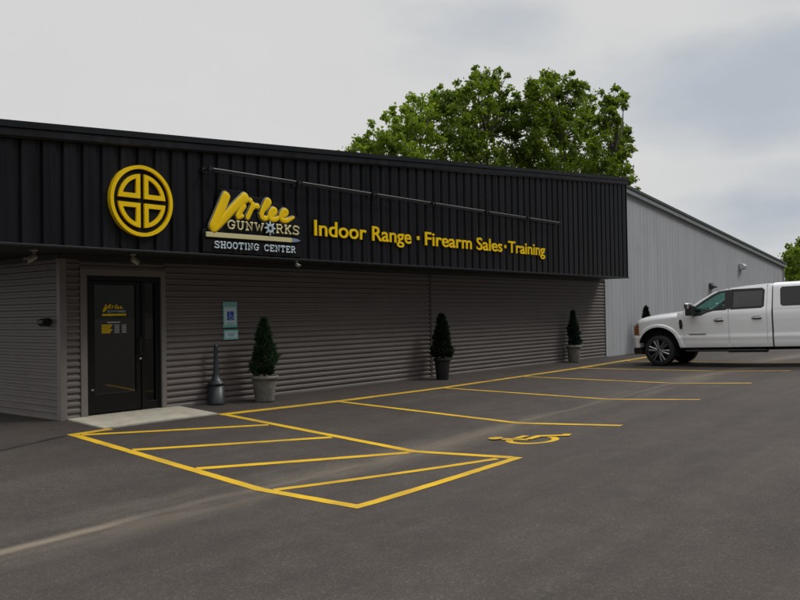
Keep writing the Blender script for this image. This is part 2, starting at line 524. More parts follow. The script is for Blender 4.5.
paint('hatch_line', [(7.21, -2.54), (9.66, -3.68)], 0.115, 'yellow diagonal hatch line, second one from the entrance slab', 0.004, HG)
paint('hatch_line', [(7.18, -3.90), (9.645, -5.10)], 0.115, 'yellow diagonal hatch line, third one from the entrance slab', 0.004, HG)
paint('hatch_line', [(7.15, -5.26), (9.66, -6.44)], 0.115, 'yellow diagonal hatch line farthest from the entrance slab', 0.004, HG)
tag(strip(MB(), [(4.2, -1.9), (5.2, -1.80), (6.0, -1.52), (6.6, -1.32), (7.1, -1.15)], 0.06, 0.004).build('tar_seam', M['tar'], recalc=False), 'dark sealed crack line left of the yellow hatched aisle', 'crack seal')

# wheelchair symbol
sy = MB()
cx0, cy0 = 11.03, -6.06
def W(u, v): return (cx0+u, cy0+v)
ring = [W(-0.02+0.31*math.cos(a), -0.08+0.31*math.sin(a)) for a in [R(100+i*12) for i in range(0, 21)]]
strip(sy, ring, 0.10, 0.004, 0.05)
strip(sy, [W(-0.10, 0.34), W(-0.04, -0.04)], 0.13, 0.008, 0.1)
strip(sy, [W(-0.04, -0.02), W(0.24, -0.03), W(0.40, -0.36), W(0.52, -0.33)], 0.12, 0.012, 0.1)
strip(sy, [W(-0.08, 0.16), W(0.20, 0.14)], 0.11, 0.016, 0.1)
hd = [(W(-0.115+0.105*math.cos(2*math.pi*k/16), 0.44+0.105*math.sin(2*math.pi*k/16))) for k in range(16)]
sy.add([(p[0], p[1], G(*p)+0.017) for p in hd], [tuple(range(16))])
tag(sy.build('wheelchair_symbol', M['paint'], recalc=False), 'yellow wheelchair symbol painted on the asphalt of the accessible stall', 'pavement marking')

# entrance slab
sl = MB()
px0, px1, py0 = 7.70, 9.72, -1.06
nsl = 8
top = []
for j in range(5):
    for i in range(nsl+1):
        x = px0+(px1-px0)*i/nsl; y = py0*j/4
        top.append((x, y, G(x, y)+0.022))
fs = [(j*(nsl+1)+i, (j+1)*(nsl+1)+i, (j+1)*(nsl+1)+i+1, j*(nsl+1)+i+1) for j in range(4) for i in range(nsl)]
sl.add(top, fs)
edge = [(px0, 0), (px0, py0), (px1, py0), (px1, 0)]
for a, b in zip(edge[:-1], edge[1:]):
    sl.add([(a[0], a[1], G(*a)+0.022), (b[0], b[1], G(*b)+0.022), (b[0], b[1], G(*b)-0.1), (a[0], a[1], G(*a)-0.1)], [(0, 1, 2, 3)])
tag(sl.build('entrance_slab', M['concrete'], recalc=False), 'pale concrete entrance slab at the black door', kind='structure')

# ------------------------------------------------------------------ building
XL, XR, XE = 7.64, 26.34, 48.05          # left corner, end of siding, right corner
PF = 0.988                               # fascia projection
FL, FR = 5.80, 26.0
DEP = 17.0
RIDGE = 27.7
def rz(x):                               # roof edge height
    return 5.70+0.0785*(x-25.93) if x <= RIDGE else 5.70+0.0785*(RIDGE-25.93)-0.0955*(x-RIDGE)
B = empty('commercial_building', (XL, 0, 0), 'long low shop with black ribbed fascia, taupe siding and a grey metal wing', 'building')

def siding_profile(z0, z1, c=0.1016):
    """(outset, z) going up"""
    pr = []
    n = int(math.ceil((z1-z0)/c))
    for i in range(n):
        b = z0+i*c
        for o, h in ((0.028, 0.0), (0.027, 0.037), (0.019, 0.046), (0.004, 0.055), (0.002, c-0.0015)):
            if b+h <= z1: pr.append((o, b+h))
    pr.append((0.002, z1))
    return pr
def siding_run(mb, a, b, nrm, z0, z1):
    pr = siding_profile(z0, z1)
    a = Vector((*a, 0)); b = Vector((*b, 0)); nrm = Vector((*nrm, 0))
    vs = []
    for o, z in pr:
        vs += [a+nrm*o+Vector((0, 0, z)), b+nrm*o+Vector((0, 0, z))]
    mb.add(vs, [(2*i, 2*i+1, 2*i+3, 2*i+2) for i in range(len(pr)-1)])
ZB = -0.1016
ZT = 2.44
s = MB()
FN = (0, -1)
siding_run(s, (XL+0.075, 0), (7.93, 0), FN, ZB, ZT)
siding_run(s, (7.93, 0), (9.47, 0), FN, 0.1016*23-0.03, ZT)
siding_run(s, (9.47, 0), (16.83, 0), FN, ZB, ZT)
siding_run(s, (16.91, 0), (XR-0.06, 0), FN, ZB, ZT)
s.build('front_siding', M['siding'], B, recalc=False)
s = MB()
siding_run(s, (XL, DEP), (XL, 0.075), (-1, 0), ZB, ZT)
s.build('side_siding', M['siding'], B, recalc=False)
s = MB()                                  # structural core behind the cladding, opened at the door
s.box((XL+0.01, 0.012, -0.3), (8.03, 0.2, 2.52)); s.box((9.40, 0.012, -0.3), (XR, 0.2, 2.52)); s.box((8.03, 0.012, 2.24), (9.40, 0.2, 2.52))
s.box((XL+0.012, 0.2, -0.3), (XL+0.2, DEP, 2.52))
s.build('wall_core', M['soffit'], B)
s = MB()
s.box((XL-0.035, -0.035, -0.1), (XL+0.072, 0.072, 2.45))
s.build('corner_trim', M['trim'], B, bevel=0.006)
s = MB(); s.box((16.835, -0.03, -0.1), (16.905, 0.005, 2.45)); s.build('seam_trim', mat('seam_dark', (0.05, 0.042, 0.04), 0.5), B, bevel=0.004)
s = MB(); s.box((XR-0.058, -0.032, -0.1), (XR+0.01, 0.005, 2.5)); s.build('end_trim', mat('end_trim_dark', (0.045, 0.05, 0.048), 0.5), B, bevel=0.004)
s = MB()
s.box((XL-0.02, -0.028, 2.44), (XR, 0.011, 2.525)); s.box((XL-0.028, 0.011, 2.44), (XL+0.01, DEP, 2.525))
s.build('wall_top_band', M['soffit'], B)  # black band along the top of the front and side siding

# entrance door
dr = MB()
dr.box((7.935, -0.04, -0.02), (8.045, 0.03, 2.31)); dr.box((9.385, -0.04, -0.02), (9.475, 0.03, 2.31)); dr.box((8.045, -0.04, 2.205), (9.385, 0.03, 2.31))
casing = dr.build('door_casing', M['trim'], B, bevel=0.004)
dr = MB()
dr.box((8.045, 0.0, 0.0), (8.10, 0.10, 2.205)); dr.box((9.335, 0.0, 0.0), (9.385, 0.10, 2.205)); dr.box((8.10, 0.0, 2.13), (9.335, 0.10, 2.205))
dr.box((9.03, 0.0, 0.03), (9.095, 0.10, 2.13)); dr.box((8.10, 0.0, 0.0), (9.335, 0.10, 0.03))
dr.box((9.095, 0.01, 0.03), (9.335, 0.09, 0.16)); dr.box((9.095, 0.01, 2.10), (9.335, 0.09, 2.13)); dr.box((9.30, 0.01, 0.16), (9.335, 0.09, 2.10))
door = dr.build('entrance_door', M['door_black'], B, bevel=0.003)
dr = MB()
dr.box((8.105, 0.02, 0.04), (8.205, 0.07, 2.12)); dr.box((8.935, 0.02, 0.04), (9.025, 0.07, 2.12)); dr.box((8.205, 0.02, 2.06), (8.935, 0.07, 2.12)); dr.box((8.205, 0.02, 0.04), (8.935, 0.07, 0.34))
dr.build('door_leaf', M['door_black'], door, bevel=0.003)
dr = MB(); dr.box((8.206, 0.042, 0.34), (8.934, 0.050, 2.06)); dr.build('glass_pane', M['door_glass'], door)
dr = MB(); dr.box((9.096, 0.047, 0.16), (9.299, 0.053, 2.10)); dr.build('sidelight_pane', M['side_glass'], door)
dr = MB(); dr.tube([(8.985, -0.035, 0.92), (8.985, -0.035, 1.22)], 0.013, 8); dr.tube([(8.985, 0.03, 0.95), (8.985, -0.035, 0.95)], 0.009, 6); dr.tube([(8.985, 0.03, 1.19), (8.985, -0.035, 1.19)], 0.009, 6)
dr.build('handle', M['blackplastic'], door)
dr = MB(); dr.lathe([(0.001, -0.012), (0.02, -0.01), (0.022, 0.02)], (9.005, 0.0, 0.86), 12, 'y'); dr.build('lock', M['steel'], door)
dr = MB(); dr.box((8.13, 0.012, 0.40), (8.18, 0.02, 0.43)); dr.build('hinge', M['steel'], door)
# room behind the glass
dr = MB()
dr.box((8.0, 2.5, 0.0), (9.6, 2.55, 2.4)); dr.box((9.55, 0.21, 0.0), (9.6, 2.5, 2.4)); dr.box((8.0, 0.21, 0.0), (8.05, 2.5, 2.4)); dr.box((8.0, 0.21, 2.35), (9.6, 2.5, 2.4))
dr.box((8.05, 0.22, -0.02), (9.55, 2.5, 0.004))
dr.build('vestibule', mat('vestibule_wall', (0.25, 0.22, 0.19), 0.8), B)
dr = MB(); dr.box((9.12, 0.060, 1.18), (9.28, 0.064, 1.60)); dr.build('notice', mat('paper_notice', (0.50, 0.40, 0.33), 0.8), door)

# fascia: ribbed sheet following the sloping roof edge
fz0 = 2.55
q = 0.2985
ph = 6.516
fa = MB()
prof = []
x = ph-3*q
while x < FR+0.3:
    for dx, oy in ((-0.036, 0.0), (0.036, 0.0), (0.058, -0.042), (0.145, -0.042), (0.150, -0.046), (0.168, -0.046), (0.173, -0.042), (q-0.058, -0.042)):
        prof.append((x+dx, oy))
    x += q
prof = [(min(max(a, FL), FR), b) for a, b in prof if FL-0.1 <= a <= FR+0.1]
pr2 = []
for p in prof:
    if not pr2 or p[0] > pr2[-1][0]+1e-5: pr2.append(p)
vs = []
for a, b in pr2:
    vs += [(a, -PF+0.042+b, fz0), (a, -PF+0.042+b, rz(a)-0.22)]
fa.add(vs, [(2*i, 2*i+2, 2*i+3, 2*i+1) for i in range(len(pr2)-1)])
# returns
fa.add([(FR, -PF+0.002, fz0), (FR, 0.0, fz0), (FR, 0.0, rz(FR)-0.22), (FR, -PF+0.002, rz(FR)-0.22)], [(0, 1, 2, 3)])
fa.add([(FL, -PF+0.002, fz0), (FL, DEP, fz0), (FL, DEP, rz(FL)-0.22), (FL, -PF+0.002, rz(FL)-0.22)], [(3, 2, 1, 0)])
fascia = fa.build('fascia', M['black_metal'], B, recalc=False)
def sweep(mb, x0, x1, sect, zf=rz, n=None):
    """closed section [(y,dz)] swept along x following the roof edge"""
    st = [x0, x1]
    if x0 < RIDGE < x1: st = [x0, RIDGE, x1]
    k = len(sect); vs = []
    for xx in st: vs += [(xx, y, zf(xx)+dz) for y, dz in sect]
    fs = []
    for i in range(len(st)-1):
        for j in range(k): fs.append((i*k+j, i*k+(j+1) % k, (i+1)*k+(j+1) % k, (i+1)*k+j))
    fs += [tuple(range(k))[::-1], tuple((len(st)-1)*k+j for j in range(k))]
    mb.add(vs, fs)
c = MB(); sweep(c, FL-0.05, FR+0.03, [(-PF-0.075, -0.085), (-PF-0.085, 0.0), (-PF-0.02, 0.012), (0.3, 0.06), (0.3, -0.02), (-PF-0.04, -0.085)])
c.build('cap_flashing', M['cap'], fascia)
c = MB(); sweep(c, FL-0.02, FR+0.012, [(-PF-0.05, -0.205), (-PF-0.062, -0.195), (-PF-0.055, -0.095), (-PF+0.05, -0.092), (-PF+0.05, -0.23), (-PF-0.035, -0.225)])
c.build('fascia_gutter', M['black_metal'], fascia)
c = MB(); c.box((FL-0.012, -PF-0.024, fz0-0.028), (FR+0.014, -PF+0.06, fz0+0.004)); c.box((FL-0.014, -PF+0.06, fz0-0.028), (FL+0.04, DEP, fz0+0.004)); c.box((FR-0.04, -PF+0.06, fz0-0.028), (FR+0.012, -0.03, fz0+0.004))
c.build('bottom_trim', M['cap'], fascia, bevel=0.004)
c = MB(); c.box((FL+0.042, -PF+0.062, 2.527), (FR-0.042, -0.002, 2.545)); c.box((FL+0.042, -0.002, 2.527), (XL-0.032, DEP, 2.545))
c.build('soffit', M['soffit'], B)

# grey ribbed wing wall
gw = MB()
prof = []
x = XR+0.012
rib = 0.3048
while x < XE:
    for dx, oy in ((0.0, 0.0), (0.235, 0.0), (0.256, -0.007), (0.276, -0.007), (0.297, 0.0)):
        if x+dx < XE: prof.append((x+dx, oy))
    x += rib
prof.append((XE, 0.0))
vs = []
for a, b in prof: vs += [(a, b, -0.2), (a, b, rz(a)-0.10)]
gw.add(vs, [(2*i, 2*i+2, 2*i+3, 2*i+1) for i in range(len(prof)-1)])
gw.build('grey_metal_wall', M['grey_metal'], B, recalc=False)
gw = MB()
gw.add([(XL+0.01, 0.02, 2.5), (XR+0.02, 0.02, 2.5), (XR+0.02, 0.02, rz(XR)-0.1), (XL+0.01, 0.02, rz(XL)-0.1)], [(0, 1, 2, 3)])
gw.add([(XE-0.002, 0.002, -0.2), (XE-0.002, DEP, -0.2), (XE-0.002, DEP, rz(XE)-0.08), (XE-0.002, 0.002, rz(XE)-0.08)], [(0, 1, 2, 3)])
gw.add([(XL, DEP, -0.2), (XE, DEP, -0.2), (XE, DEP, rz(XE)-0.08), (RIDGE, DEP, rz(RIDGE)-0.08), (XL, DEP, rz(XL)-0.08)], [(0, 1, 2, 3, 4)])
gw.build('rear_wall', M['grey_metal'], B, recalc=False)
gw = MB(); gw.box((XE-0.10, -0.045, -0.2), (XE+0.045, 0.0, rz(XE)-0.12)); gw.box((XE+0.0, 0.0, -0.2), (XE+0.045, 0.12, rz(XE)-0.12))
gw.build('wing_corner_trim', mat('corner_grey', (0.27, 0.27, 0.27), 0.5), B)
c = MB(); sweep(c, FR+0.05, XE+0.12, [(-0.10, -0.26), (-0.115, -0.25), (-0.105, -0.085), (0.10, -0.085), (0.10, -0.26)])
c.build('rake_trim', M['rake'], B)
c = MB(); sweep(c, FR+0.05, XE+0.16, [(-0.14, -0.08), (-0.15, 0.005), (-0.10, 0.03), (0.3, 0.03), (0.3, -0.08)])
c.build('rake_cap', M['rake_dark'], B)
c = MB(); c.box((XE+0.03, -0.13, rz(XE)-0.24), (XE+0.17, DEP, rz(XE)-0.10)); c.build('eave_gutter', mat('gutter_pale', (0.4, 0.4, 0.38), 0.4), B)
c = MB()
for a, b in ((FL, RIDGE), (RIDGE, XE+0.1)):
    c.add([(a, 0.3, rz(a)+0.02), (b, 0.3, rz(b)+0.02), (b, DEP+0.3, rz(b)+0.02), (a, DEP+0.3, rz(a)+0.02), (a, 0.3, rz(a)-0.06), (b, 0.3, rz(b)-0.06), (b, DEP+0.3, rz(b)-0.06), (a, DEP+0.3, rz(a)-0.06)],
          [(0, 1, 2, 3), (7, 6, 5, 4), (0, 4, 5, 1), (2, 6, 7, 3), (3, 7, 4, 0), (1, 5, 6, 2)])
c.build('roof', M['roof'], B, recalc=False)
c = MB()
for xx in (8.9, 12.0, 31.0):
    c.lathe([(0.03, 0.0), (0.03, 0.16), (0.001, 0.17)], (xx, -0.7, rz(xx)-0.01), 8)
c.v = c.v[:]; 
c.build('roof_vent_stub', M['cap'], B) if False else None

# ------------------------------------------------------------------ signs on the fascia
YF = -PF-0.004                            # face of the ribs
def text_mesh(body, xa, xb, z0, caph, y, ext, name, m_, parent, bold=0.0, capref='H', shear=0.0):
    cu = bpy.data.curves.new('t', 'FONT')
    cu.body = body; cu.size = 1.0; cu.extrude = ext; cu.offset = bold; cu.shear = shear
    cu.resolution_u = 4
    o = bpy.data.objects.new('t', cu); col.objects.link(o)
    dg = bpy.context.evaluated_depsgraph_get(); dg.update()
    me = bpy.data.meshes.new_from_object(o.evaluated_get(dg))
    bpy.data.objects.remove(o); bpy.data.curves.remove(cu)
    xsv = [v.co.x for v in me.vertices]
    x0, x1 = min(xsv), max(xsv)
    ch = 0.728
    mb = MB()
    vs = [(xa+(v.co.x-x0)/(x1-x0)*(xb-xa), y-v.co.z, z0+v.co.y/ch*caph) for v in me.vertices]
    mb.add(vs, [tuple(p.vertices) for p in me.polygons])
    bpy.data.meshes.remove(me)
    if parent == 'mb': return mb
    return mb.build(name, m_, parent, recalc=False)

LT = empty('sign_lettering', (12.0, -PF, 3.0), 'row of raised yellow letters reading Indoor Range, Firearm Sales, Training', 'sign lettering')
for body, a, b in (('Indoor Range', 12.02, 14.90), ('Firearm Sales', 15.38, 18.50), ('Training', 18.78, 20.62)):
    mb = text_mesh(body, a, b, 3.005, 0.30, YF-0.03, 0.011, 'word', M['yellow'], 'mb', bold=0.012)
    cut = 1e9
    if ' ' in body:                                   # one part per word: cut at the widest gap
        iv = sorted((min(mb.v[i][0] for i in f), max(mb.v[i][0] for i in f)) for f in mb.f)
        hi = iv[0][1]; best = 0
        for lo_, h_ in iv:
            if lo_-hi > best: best = lo_-hi; cut = (lo_+hi)/2
            hi = max(hi, h_)
    for side in (0, 1):
        fs = [f for f in mb.f if (mb.v[f[0]][0] > cut) == bool(side)]
        if not fs: continue
        ids = sorted({i for f in fs for i in f}); ix = {k: n for n, k in enumerate(ids)}
        wm = MB(); wm.add([mb.v[i] for i in ids], [tuple(ix[i] for i in f) for f in fs])
        wm.build('word', M['yellow'], LT, recalc=False)
for xx in (15.14, 18.64):
    d_ = MB(); d_.box((xx-0.04, YF-0.041, 3.10), (xx+0.04, YF-0.019, 3.18)); d_.build('dot', M['yellow'], LT)

# round emblem
EM = empty('round_emblem', (8.37, -PF, 3.28), 'yellow round channel emblem with quartered cross, mounted left of the script sign', 'emblem')
def arc(cx, cz, r, a0, a1, n): return [(cx+r*math.cos(R(a0+(a1-a0)*i/n)), cz+r*math.sin(R(a0+(a1-a0)*i/n))) for i in range(n+1)]
def ringband(mb, outer, inner, y0, y1):
    n = len(outer)
    vs = [(p[0], y0, p[1]) for p in outer]+[(p[0], y0, p[1]) for p in inner]+[(p[0], y1, p[1]) for p in outer]+[(p[0], y1, p[1]) for p in inner]
    fs = []
    for i in range(n):
        j = (i+1) % n
        fs += [(i, j, n+j, n+i), (2*n+i, 3*n+i, 3*n+j, 2*n+j), (i, 2*n+i, 2*n+j, j), (n+i, n+j, 3*n+j, 3*n+i)]
    mb.add(vs, fs)
ex, ez = 8.37, 3.285
e = MB()
ringband(e, arc(ex, ez, 0.535, 0, 354, 59), arc(ex, ez, 0.480, 0, 354, 59), YF-0.075, YF+0.02)
e.build('rim_ring', M['yellow'], EM)
for k in range(4):
    a0 = 90*k
    o_ = 0.045
    def quad(r, mrg):
        lim = math.degrees(math.asin(mrg/r))
        pts = [(mrg, mrg)]+[(r*math.cos(R(t)), r*math.sin(R(t))) for t in [lim+(90-2*lim)*i/12 for i in range(13)]]
        return [(ex+p[0]*math.cos(R(a0))-p[1]*math.sin(R(a0)), ez+p[0]*math.sin(R(a0))+p[1]*math.cos(R(a0))) for p in pts]
    e = MB()
    ringband(e, quad(0.405, 0.035), quad(0.345, 0.105), YF-0.07, YF+0.01)
    e.build('quarter_outline', M['yellow'], EM)
e = MB()
e.prism(arc(ex, ez, 0.474, 0, 354, 59), 'xz', YF-0.035, YF-0.01)
e.build('backing_disc', M['panel'], EM)

# script shop sign
SG = empty('shop_sign', (9.5, -PF, 2.55), 'black contour sign with yellow script Virlee over GUNWORKS SHOOTING CENTER', 'shop sign')
sx, sz = 9.5, 2.55
e = MB()
e.prism([(sx+p, sz+r) for p, r in ((0.0, 0.03), (2.2, 0.03), (2.2, 0.62), (2.06, 0.80), (1.88, 0.90), (1.52, 0.96), (1.34, 1.02), (1.0, 1.02), (0.86, 1.09), (0.38, 1.08), (0.22, 0.72), (0.08, 0.42), (0.0, 0.38))], 'xz', YF-0.03, YF-0.006)
e.build('backing_panel', M['panel'], SG, bevel=0.004)
YS = YF-0.045
def stroke(mb, pts, wd, y=YS, n=5, flat=0.16):
    pts = [Vector((sx+p[0], y, sz+p[1])) for p in pts]
    # Catmull-Rom smoothing
    sm = []
    m_ = len(pts)
    rad = wd if isinstance(wd, (list, tuple)) else [wd]*m_
    rr = []
    for i in range(m_-1):
        p0, p1, p2, p3 = pts[max(i-1, 0)], pts[i], pts[i+1], pts[min(i+2, m_-1)]
        for k in range(n):
            t = k/n
            sm.append(0.5*((2*p1)+(p2-p0)*t+(2*p0-5*p1+4*p2-p3)*t*t+(3*p1-p0-3*p2+p3)*t**3)); rr.append(rad[i]*(1-t)+rad[i+1]*t)
    sm.append(pts[-1]); rr.append(rad[-1])
    # round ends
    t0 = (sm[0]-sm[1]).normalized(); t1 = (sm[-1]-sm[-2]).normalized()
    sm = [sm[0]+t0*rr[0]*0.8, sm[0]+t0*rr[0]*0.5]+sm+[sm[-1]+t1*rr[-1]*0.5, sm[-1]+t1*rr[-1]*0.8]
    rr = [rr[0]*0.35, rr[0]*0.85]+rr+[rr[-1]*0.85, rr[-1]*0.35]
    mb.tube(sm, rr, 10, squash=((0, 1, 0), flat))
SCRIPT = [
    ([(0.46, 0.97), (0.34, 0.72), (0.20, 0.44)], [0.075, 0.08, 0.085]),
    ([(0.20, 0.42), (0.36, 0.54), (0.60, 0.77), (0.86, 0.98)], [0.07, 0.06, 0.07, 0.085]),
    ([(0.83, 0.84), (0.74, 0.72), (0.70, 0.645), (0.80, 0.67)], [0.05, 0.045, 0.045, 0.03]),
    ([(0.97, 0.935), (0.985, 0.945)], [0.035, 0.04]),
    ([(0.905, 0.65), (0.97, 0.76), (1.035, 0.885)], [0.042, 0.042, 0.045]),
    ([(0.985, 0.77), (1.05, 0.845), (1.135, 0.86)], [0.028, 0.036, 0.042]),
    ([(1.19, 0.735), (1.30, 0.84), (1.39, 0.95), (1.34, 0.965), (1.24, 0.80), (1.22, 0.69), (1.30, 0.66), (1.37, 0.70)], [0.03, 0.04, 0.05, 0.045, 0.045, 0.045, 0.04, 0.03]),
    ([(1.37, 0.70), (1.50, 0.76), (1.535, 0.82), (1.47, 0.83), (1.40, 0.74), (1.43, 0.67), (1.53, 0.665), (1.62, 0.71)], [0.03, 0.04, 0.04, 0.042, 0.045, 0.045, 0.04, 0.03]),
    ([(1.62, 0.71), (1.76, 0.76), (1.80, 0.82), (1.73, 0.83), (1.66, 0.74), (1.69, 0.67), (1.80, 0.665), (1.97, 0.735)], [0.03, 0.04, 0.04, 0.042, 0.045, 0.045, 0.04, 0.02]),
]
e = MB()
for i, (p, r_) in enumerate(SCRIPT): stroke(e, p, [v_*1.14 for v_ in r_], YS-0.012-0.002*i)
e.build('script_name', M['yellow'], SG, recalc=False)
e = MB()
for i, (p, r_) in enumerate(SCRIPT): stroke(e, p, [v_*1.14+0.02 for v_ in r_], YS+0.006-0.0006*i, flat=0.08)
e.build('script_outline', mat('outline_grey', (0.16, 0.16, 0.125), 0.5), SG, recalc=False)
# slab serif stroke alphabet, unit cell 1 x 1
AL = {
 'S': [[(0.9, 0.82), (0.75, 1), (0.3, 1), (0.1, 0.8), (0.25, 0.58), (0.75, 0.42), (0.9, 0.2), (0.7, 0), (0.25, 0), (0.1, 0.18)], [(0.9, 1), (0.9, 0.74)], [(0.1, 0), (0.1, 0.26)]],
 'H': [[(0.2, 0), (0.2, 1)], [(0.8, 0), (0.8, 1)], [(0.2, 0.5), (0.8, 0.5)], [(0.02, 0), (0.38, 0)], [(0.62, 0), (0.98, 0)], [(0.02, 1), (0.38, 1)], [(0.62, 1), (0.98, 1)]],
 'O': [[(0.5, 0), (0.2, 0.12), (0.08, 0.5), (0.2, 0.88), (0.5, 1), (0.8, 0.88), (0.92, 0.5), (0.8, 0.12), (0.5, 0)]],
 'T': [[(0.5, 0), (0.5, 1)], [(0.05, 0.78), (0.05, 1), (0.95, 1), (0.95, 0.78)], [(0.3, 0), (0.7, 0)]],
 'I': [[(0.5, 0), (0.5, 1)], [(0.25, 0), (0.75, 0)], [(0.25, 1), (0.75, 1)]],
 'N': [[(0.2, 0), (0.2, 1), (0.8, 0), (0.8, 1)], [(0.02, 0), (0.38, 0)], [(0.02, 1), (0.2, 1)], [(0.62, 1), (0.98, 1)]],
 'G': [[(0.9, 0.78), (0.7, 1), (0.4, 1), (0.1, 0.75), (0.08, 0.4), (0.25, 0.05), (0.6, 0), (0.85, 0.15), (0.85, 0.45)], [(0.55, 0.45), (0.99, 0.45)], [(0.9, 1), (0.9, 0.72)]],
 'C': [[(0.9, 0.75), (0.7, 1), (0.4, 1), (0.1, 0.75), (0.08, 0.35), (0.3, 0.02), (0.65, 0), (0.92, 0.22)], [(0.9, 1), (0.9, 0.7)]],
 'E': [[(0.2, 0), (0.2, 1)], [(0.05, 1), (0.9, 1), (0.9, 0.75)], [(0.05, 0), (0.92, 0), (0.92, 0.26)], [(0.2, 0.5), (0.65, 0.5)]],
 'R': [[(0.2, 0), (0.2, 1)], [(0.05, 1), (0.7, 1), (0.88, 0.78), (0.7, 0.5), (0.2, 0.5)], [(0.55, 0.5), (0.85, 0), (1.0, 0)], [(0.02, 0), (0.4, 0)]],
 'U': [[(0.2, 1), (0.2, 0.25), (0.4, 0), (0.6, 0), (0.8, 0.25), (0.8, 1)], [(0.02, 1), (0.38, 1)], [(0.62, 1), (0.98, 1)]],
 'W': [[(0.1, 1), (0.3, 0), (0.5, 0.8), (0.7, 0), (0.9, 1)], [(-0.02, 1), (0.26, 1)], [(0.74, 1), (1.02, 1)]],
 'K': [[(0.2, 0), (0.2, 1)], [(0.85, 1), (0.22, 0.45)], [(0.42, 0.6), (0.85, 0)], [(0.02, 0), (0.38, 0)], [(0.02, 1), (0.38, 1)], [(0.66, 1), (0.98, 1)], [(0.68, 0), (1.0, 0)]],
}
def slab_text(mb, body, x0, x1, z0, z1, wd, y, gaps=()):
    wts = {'I': 0.6, ' ': 0.55, 'W': 1.25, 'N': 1.05, '*': 1.05}
    tot = sum(wts.get(ch, 1.0) for ch in body)
    u = (x1-x0)/tot; x = x0; k = 0
    for ch in body:
        cw = wts.get(ch, 1.0)*u
        for pl in AL.get(ch, []):
            k += 1
            pts = [Vector((x+cw*(0.06+0.86*p[0]), y-0.0006*(k % 9), z0+(z1-z0)*p[1])) for p in pl]
            mb.tube(pts, wd, 6, squash=((0, 1, 0), 0.45))
        x += cw
e = MB(); slab_text(e, 'GUNW', sx+0.46, sx+1.28, sz+0.435, sz+0.565, 0.017, YS-0.02)
e.build('gunworks_lettering', M['cream'], SG, recalc=False)
e = MB(); slab_text(e, 'RKS', sx+1.53, sx+2.12, sz+0.435, sz+0.575, 0.017, YS-0.02)
e.build('gunworks_lettering', M['cream'], SG, recalc=False)
e = MB()
ringband(e, arc(sx+1.405, sz+0.50, 0.075, 0, 345, 23), arc(sx+1.405, sz+0.50, 0.042, 0, 345, 23), YS-0.04, YS)
for k in range(8):
    a = R(45*k); e.tube([(sx+1.405+0.06*math.cos(a), YS-0.02, sz+0.50+0.06*math.sin(a)), (sx+1.405+0.125*math.cos(a), YS-0.02, sz+0.50+0.125*math.sin(a))], [0.02, 0.012], 6)
e.build('star_wheel', M['paleblue'], SG)
e = MB(); e.prism([(sx+0.05, sz+0.275), (sx+1.93, sz+0.285), (sx+1.93, sz+0.365), (sx+0.05, sz+0.355)], 'xz', YS-0.015, YS+0.012); e.build('cartridge_bar', M['cream'], SG, bevel=0.004)
e = MB(); e.prism([(sx+1.935, sz+0.287), (sx+2.05, sz+0.295), (sx+2.15, sz+0.325), (sx+2.05, sz+0.355), (sx+1.935, sz+0.363)], 'xz', YS-0.014, YS+0.012); e.build('cartridge_tip', M['bulletblue'], SG, bevel=0.004)
e = MB(); slab_text(e, 'SHOOTING', sx+0.20, sx+1.16, sz+0.105, sz+0.205, 0.0135, YS-0.01); e.build('shooting_lettering', M['paleblue'], SG, recalc=False)
e = MB(); slab_text(e, 'CENTER', sx+1.27, sx+2.02, sz+0.105, sz+0.205, 0.0135, YS-0.01); e.build('center_lettering', M['paleblue'], SG, recalc=False)

# sign light bar
LB = empty('sign_light_bar', (9.6, -PF, 3.92), 'long segmented grey light bar on black arms along the fascia above the letters', 'light bar')
seg = [(9.62, 11.45), (11.61, 13.48), (13.66, 15.43), (15.63, 17.54), (17.76, 19.44), (19.66, 21.27)]
yb = -PF-0.16
for a, b in seg:
    e = MB()
    e.tube([(a, yb, 3.92), (b, yb, 3.92)], 0.0145, 10)
    t_ = e.build('light_tube', M['tube'], LB)
    e = MB(); e.box((a+0.02, yb+0.005, 3.872), (b-0.02, yb+0.04, 3.902)); e.build('tube_housing', M['blackplastic'], t_)
for xx in [9.56]+[(seg[i][1]+seg[i+1][0])/2 for i in range(5)]+[21.30]:
    e = MB()
    e.box((xx-0.03, yb-0.022, 3.885), (xx+0.03, yb+0.022, 3.945)); e.tube([(xx, yb, 3.92), (xx, -PF+0.01, 3.90)], 0.018, 6); e.box((xx-0.04, -PF-0.02, 3.86), (xx+0.04, -PF+0.0, 3.95))
    e.build('bracket', M['blackplastic'], LB)

